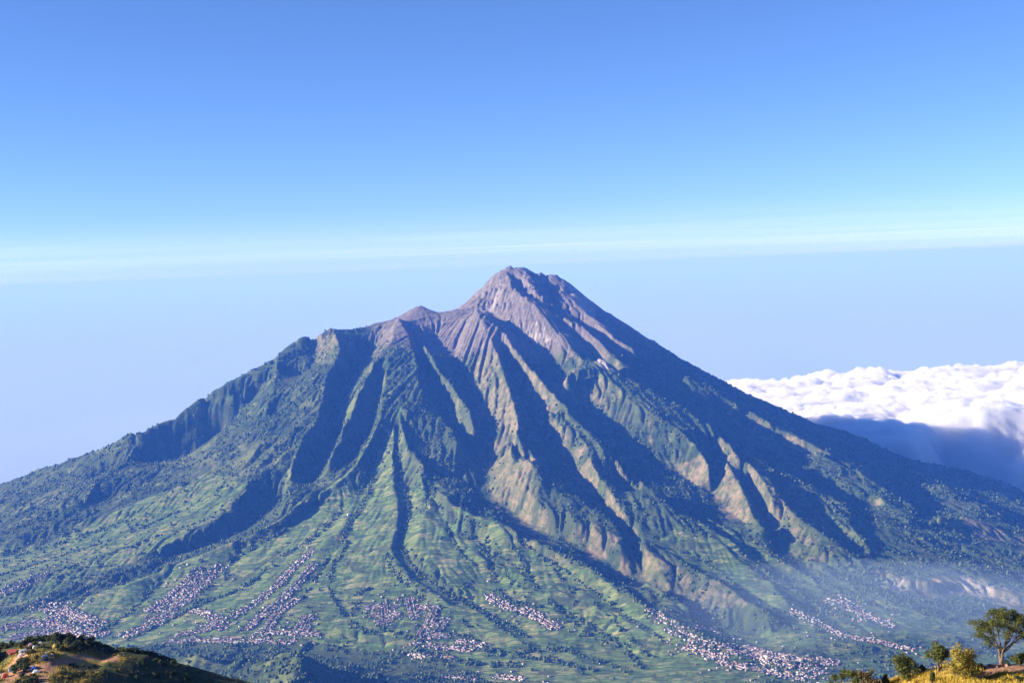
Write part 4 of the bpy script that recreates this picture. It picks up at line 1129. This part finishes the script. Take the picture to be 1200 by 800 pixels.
crest_x = np.linspace(-8, 128, 46)
for q in crest_x:
    x, y, z = on_hill([q], [np.interp(q, [-10, 0, 20, 45, 70, 95, 120, 130], [759, 759, 756, 751, 748, 751, 759, 762]) + 1.0], *KN)
    spots.append((x[0], y[0], z[0], int(rng.choice([0, 2, 2, 4, 3])), rng.uniform(.7, 1.25), rng.uniform(0, 6.28), 'crest'))
for q in np.linspace(132, 205, 24):
    x, y, z = on_hill([q], [np.interp(q, [130, 150, 175, 200, 210], [762, 762, 765, 773, 776]) + 1.2], *KN)
    spots.append((x[0], y[0], z[0], int(rng.choice([1, 3, 3, 1, 0])), rng.uniform(.6, 1.05), rng.uniform(0, 6.28), 'hump'))
scatter([(58, 752), (78, 748), (110, 757), (100, 764), (70, 764)], 26, [0, 1, 2, 3], (.7, 1.15), 'crest', 61)
scatter([(14, 758), (40, 754), (56, 758), (34, 768), (24, 764)], 14, [0, 1, 3], (.6, 1.0), 'camp', 62)
scatter([(10, 778), (32, 776), (48, 780), (30, 789), (12, 790)], 16, [0, 2, 0], (.6, 1.0), 'camp', 63)
scatter([(12, 795), (45, 791), (44, 805), (8, 805)], 14, [0, 1, 2], (.6, 1.0), 'camp', 64)
scatter([(56, 789), (84, 778), (128, 777), (150, 784), (110, 794), (70, 794)], 30, [0, 1, 1, 3, 5], (.5, .85), 'slope', 65)
scatter([(-26, 770), (-4, 766), (0, 776), (-22, 780)], 9, [2, 2, 4], (1.1, 1.5), 'camp', 69)  # out of view past the left edge, added to cast shade on the camp
scatter([(40, 770), (62, 766), (66, 773), (44, 776)], 8, [0, 1], (.6, .9), 'camp', 66)
scatter([(150, 770), (210, 777), (250, 792), (200, 800), (150, 796)], 30, [0, 0, 1], (.5, .9), 'shade', 67)
scatter([(56, 800), (70, 792), (108, 794), (108, 806), (60, 806)], 16, [1, 5, 5, 3], (.5, .9), 'slope', 68)
WORD = {'crest': 'dark bush on the crest of the camp knoll', 'hump': 'sunlit green bush on the low hump right of the camp knoll', 'camp': 'dark bush among the tents on the camp knoll',
        'slope': 'bush in the yellow grass on the camp knoll front slope', 'shade': 'bush on the shaded right side of the camp knoll'}
first = {}
for (x, y, z, k_, s, a, where) in spots:
    p = proto[k_]
    if k_ not in first:
        o = p; first[k_] = True
    else:
        o = p.copy(); COL.objects.link(o)
        for ch in list(p.children):
            c_ = ch.copy(); COL.objects.link(c_); c_.parent = o
    o.location = (x, y, z - .1); o.rotation_euler = (0, 0, a); o.scale = (s, s, s * .9)
    o['label'] = WORD[where]; o['category'] = 'bush'; o['group'] = {'crest': 'bushes along the knoll crest', 'hump': 'bushes on the low hump', 'camp': 'bushes among the tents', 'slope': 'bushes on the front slope', 'shade': 'bushes on the shaded side'}[where]

# ------------------------------------------------------------------ tents of the camp
def cloth(name, c):
    t = NT(name, .55, .3); t.color(c); tr = t.n('ShaderNodeBsdfTranslucent'); tr.inputs['Color'].default_value = (*c, 1)
    mx = t.n('ShaderNodeMixShader'); mx.inputs[0].default_value = .25
    t.l(t.b.outputs[0], mx.inputs[1]); t.l(tr.outputs[0], mx.inputs[2]); t.l(mx.outputs[0], t.t.nodes['Material Output'].inputs['Surface']); return t.m
M_POLE = flat_mat('tent_pole', (.25, .25, .26), .4)
CLOTH = {}
def dome_tent(px, py, w_, d_, h_, col, label, ang, fly=None):
    x, y, z = on_hill([px], [py], *KN)
    root = bpy.data.objects.new('tent', None); COL.objects.link(root); root.location = (x[0], y[0], z[0]); root.rotation_euler = (0, 0, ang)
    tag(root, label, 'tent', 'tents of the hill camp')
    def mat(c):
        if c not in CLOTH: CLOTH[c] = cloth('tent_cloth', c)
        return CLOTH[c]
    nu, nv = 16, 7; v, f = [], []
    for j in range(nv + 1):
        ph = j / nv * math.pi / 2
        for i in range(nu):
            a = 6.283 * i / nu
            sq = 1 / max(abs(math.cos(a)), abs(math.sin(a))) ** .55         # square plan, four curved corners
            rr = math.cos(ph) ** .75 * sq
            v.append((math.cos(a) * rr * w_ / 2, math.sin(a) * rr * d_ / 2, math.sin(ph) * h_ - (.0 if j else .05)))
    for j in range(nv):
        for i in range(nu):
            f.append((j * nu + i, j * nu + (i + 1) % nu, (j + 1) * nu + (i + 1) % nu, (j + 1) * nu + i))
    me = bpy.data.meshes.new('canopy'); me.from_pydata(v, [], f); me.materials.append(mat(col)); me.update()
    link('canopy', me, root)
    dv = [(-w_ * .16, -d_ * .515, .02), (w_ * .16, -d_ * .515, .02), (w_ * .13, -d_ * .44, h_ * .55), (0, -d_ * .36, h_ * .72), (-w_ * .13, -d_ * .44, h_ * .55)]
    me = bpy.data.meshes.new('door'); me.from_pydata(dv, [], [(0, 1, 2, 3, 4)]); me.materials.append(mat(tuple(q * .45 for q in col))); link('door', me, root)
    pth = []
    for s in (1, -1):
        pth.append([(math.cos(q) * w_ * .54, s * math.cos(q) * d_ * .54, math.sin(q) * (h_ + .03), .022) for q in np.linspace(0, math.pi, 11)])
    for q in pth: link('pole', tube([q], 'pole', M_POLE, 5), root)
    if fly:
        fv = [(-w_ * .75, -d_ * 1.1, h_ * .75), (w_ * .75, -d_ * 1.1, h_ * .75), (w_ * .75, d_ * .5, h_ * .75), (-w_ * .75, d_ * .5, h_ * .75), (-w_ * .75, -d_ * .3, h_ * 1.3), (w_ * .75, -d_ * .3, h_ * 1.3)]
        me = bpy.data.meshes.new('flysheet'); me.from_pydata(fv, [], [(0, 1, 5, 4), (3, 4, 5, 2)]); me.materials.append(mat(fly)); link('flysheet', me, root)
        for q in (0, 1, 2, 3):
            link('pole', tube([[(fv[q][0], fv[q][1], 0, .02), (*fv[q], .02)]], 'pole', M_POLE, 5), root)
ORG, RED, WHT, BLU, YLW, NVY, GRY, PNK, LBL = (.52, .17, .09), (.45, .12, .10), (.80, .80, .82), (.10, .25, .75), (.80, .62, .08), (.03, .05, .16), (.45, .48, .52), (.62, .35, .45), (.45, .60, .80)
dome_tent(14, 766, 1.6, 1.6, 1.1, ORG, 'orange dome tent under a red flysheet at the left of the camp', .3, RED)
dome_tent(28, 763.5, 2.6, 1.4, .8, GRY, 'long low pale grey tent right of the red flysheet', .25)
dome_tent(24.5, 768.5, 1.2, 1.2, .9, WHT, 'small white tent below the long grey tent', .1)
dome_tent(64.5, 759, 1.3, 1.3, 1.1, YLW, 'bright yellow tent near the knoll crest', 0)
dome_tent(36, 757, 1.3, 1.2, .95, PNK, 'dull pink tent at the left of the crest bushes', .2)
dome_tent(47.5, 755.5, 1.3, 1.2, .95, (.70, .62, .64), 'pale pinkish tent just left of the yellow tent', .2)
dome_tent(41, 759.5, 1.3, 1.1, .85, (.66, .68, .62), 'whitish tent between the pink tent and the yellow tent', .5)
dome_tent(53.5, 773, 2.1, 1.9, 1.35, NVY, 'dark navy tent beside the earth path', .2, None)
dome_tent(53.5, 768.3, 1.2, 1.0, .8, LBL, 'pale blue tent just behind the dark navy tent', .2)
dome_tent(61, 769.2, 1.0, 1.0, .9, (.80, .60, .35), 'small tan tent right of the dark navy tent', .2)
dome_tent(39, 784.5, 1.3, 1.2, 1.0, BLU, 'bright blue tent beside the earth path', .1)
dome_tent(42.5, 788.5, 1.8, 1.5, .9, WHT, 'white tent in front of the bright blue tent', .3)
dome_tent(12.5, 786, 1.2, 1.1, 1.1, LBL, 'light blue tent by the dark bushes at the left', .1)
dome_tent(6, 793.5, 1.7, 1.5, 1.2, (.80, .22, .10), 'orange red tent at the lower left of the camp', .4)
dome_tent(1, 793, 1.4, 1.4, .9, GRY, 'pale grey tent at the frame edge beside the orange red tent', .1)
# ------------------------------------------------------------------ sky, sun, air, camera
SUN_EL, SUN_SIDE = math.radians(21.5), math.radians(8)      # morning sun from the left, a little behind the viewer
HAZE_COL = (.07, .245, 1.0, 1); HAZE_DENS = 3.3e-5
sdir = np.array([-math.cos(SUN_EL) * math.cos(SUN_SIDE), -math.cos(SUN_EL) * math.sin(SUN_SIDE), math.sin(SUN_EL)])
w = bpy.data.worlds.new('World'); SC.world = w; w.use_nodes = True
nt = w.node_tree; bg = nt.nodes['Background']; bg.inputs['Strength'].default_value = .05
sky = nt.nodes.new('ShaderNodeTexSky'); sky.sky_type = 'NISHITA'; sky.sun_disc = False
sky.sun_elevation = SUN_EL; sky.sun_rotation = math.atan2(sdir[0], sdir[1])
sky.altitude = 2900; sky.air_density = 1.0; sky.dust_density = 0.0; sky.ozone_density = 3.0
hs = nt.nodes.new('ShaderNodeMix'); hs.data_type = 'RGBA'; hs.blend_type = 'MULTIPLY'; hs.inputs[0].default_value = 1; hs.inputs[7].default_value = (.67, .855, 1.27, 1)
nt.links.new(sky.outputs[0], hs.inputs[6]); nt.links.new(hs.outputs[2], bg.inputs['Color'])
from mathutils import Vector, Matrix
sl = bpy.data.lights.new('sun', 'SUN'); sl.energy = 5.0; sl.angle = math.radians(.5); sl.color = (1, .93, .79)
so = bpy.data.objects.new('sun', sl); COL.objects.link(so)
so.rotation_euler = Vector(-sdir).to_track_quat('-Z', 'Y').to_euler(); so.location = (-3000, -800, 5000)

hx0, hx1, hy0, hy1, hz0, hz1 = -505000, 505000, -65000, 525000, -40, H + 150
v = np.array([(x, y, z) for z in (hz0, hz1) for y in (hy0, hy1) for x in (hx0, hx1)], float)
f = np.array([(0, 2, 3, 1), (4, 5, 7, 6), (0, 1, 5, 4), (2, 6, 7, 3), (0, 4, 6, 2), (1, 3, 7, 5)])
hm = bpy.data.materials.new('air'); hm.use_nodes = True
hm.node_tree.nodes.remove(hm.node_tree.nodes['Principled BSDF'])
pv = hm.node_tree.nodes.new('ShaderNodeVolumePrincipled')
pv.inputs['Color'].default_value = HAZE_COL
pv.inputs['Absorption Color'].default_value = (.724, .44, 1, 1)
pv.inputs['Density'].default_value = HAZE_DENS
pv.inputs['Anisotropy'].default_value = 0.0
hm.node_tree.links.new(pv.outputs[0], hm.node_tree.nodes['Material Output'].inputs['Volume'])
tag(link('haze', np_mesh('haze', v, f, None, hm)), 'pale blue morning haze filling the air below the peaks', 'haze', None, 'stuff')

# thin high veil far away, above the air box
X, Y = np.meshgrid(np.linspace(-260000, 260000, 9), np.geomspace(45000, 330000, 40))
t = NT('veil', 1, 0)
vn = t.noise(1.0, 6, .6, t.scaled((.00003, .00006, 1)), .8)
vn2 = t.noise(1.0, 2, .5, t.scaled((.000004, .00001, 1)))
al = t.math('MULTIPLY', t.math('MULTIPLY', t.attr('fade'), .36), t.math('MULTIPLY', t.ramp(vn, [(.30, .30), (.75, 1)]), t.ramp(vn2, [(.3, .10), (.7, .75)])))
tb = t.n('ShaderNodeBsdfTranslucent'); tb.inputs['Color'].default_value = (.9, .9, .9, 1)
tp = t.n('ShaderNodeBsdfTransparent'); mx = t.n('ShaderNodeMixShader')
t.l(al, mx.inputs[0]); t.l(tp.outputs[0], mx.inputs[1]); t.l(tb.outputs[0], mx.inputs[2]); t.l(mx.outputs[0], t.t.nodes['Material Output'].inputs['Surface'])
tag(link('thin_cloud', grid_mesh('thin_cloud', X, Y, H + 2600 + 0 * X, {'fade': ('POINT', sstep(46500, 115000, Y) * sstep(330000, 240000, Y))}, t.m)), 'thin pale streaks of cloud low over the horizon', 'cloud', None, 'stuff')

# morning smoke lying in the valley at the lower right
sm = bpy.data.materials.new('valley_smoke'); sm.use_nodes = True
sm.node_tree.nodes.remove(sm.node_tree.nodes['Principled BSDF'])
ps = sm.node_tree.nodes.new('ShaderNodeVolumePrincipled'); ps.inputs['Color'].default_value = (.55, .74, 1, 1); ps.inputs['Density'].default_value = 1.8e-4
sm.node_tree.links.new(ps.outputs[0], sm.node_tree.nodes['Material Output'].inputs['Volume'])
th_ = np.linspace(0, 2 * math.pi, 48, endpoint=False); ph_ = np.linspace(0, math.pi, 24)[1:-1]
sv, sf = [], []
for a in ph_:
    for b in th_:
        k_ = 1 + .20 * math.sin(3 * b + 1 + a) + .14 * math.sin(5 * b + 3 * a) + .08 * math.sin(9 * b - 4 * a)
        sv.append((math.sin(a) * math.cos(b) * k_ * 1500, math.sin(a) * math.sin(b) * k_ * 620, math.cos(a) * 170))
nb = len(th_)
for i in range(len(ph_) - 1):
    for j in range(nb): sf.append((i * nb + j, (i + 1) * nb + j, (i + 1) * nb + (j + 1) % nb, i * nb + (j + 1) % nb))
sv += [(0, 0, 172), (0, 0, -172)]
me = bpy.data.meshes.new('valley_smoke')
me.from_pydata(sv, [], sf + [(len(sv) - 2, j, (j + 1) % nb) for j in range(nb)] + [(len(sv) - 1, (len(ph_) - 1) * nb + (j + 1) % nb, (len(ph_) - 1) * nb + j) for j in range(nb)])
me.materials.append(sm); me.update()
x, y, z = on_ground([1030], [715])
tag(link('valley_smoke', me, None, (x[0], y[0], z[0] + 40), -.35, (1.05, 1.1, .75)), 'bluish smoke haze lying over the valley houses at the lower right', 'smoke', None, 'stuff')
x, y, z = on_ground([985], [722])
tag(link('valley_smoke', me, None, (x[0], y[0], z[0] + 30), .1, (.62, .8, 1.1)), 'denser drift of smoke over the middle of the hazy valley', 'smoke', None, 'stuff')

cam = bpy.data.cameras.new('camera'); cam.sensor_width = 36; cam.lens = 36 * F / 1200
cam.clip_start = .5; cam.clip_end = 2000000
co = bpy.data.objects.new('camera', cam); COL.objects.link(co)
R = Matrix((rgt, upv, -fwd)).transposed()
co.matrix_world = Matrix.Translation((0, 0, H)) @ R.to_4x4()
SC.camera = co
SC.view_settings.view_transform = 'Standard'; SC.view_settings.look = 'None'; SC.view_settings.exposure = 1.6; SC.view_settings.gamma = 1
SC.render.engine = 'CYCLES'
SC.cycles.volume_bounces = 8; SC.cycles.max_bounces = 10; SC.cycles.use_denoising = True
SC.cycles.transparent_max_bounces = 16
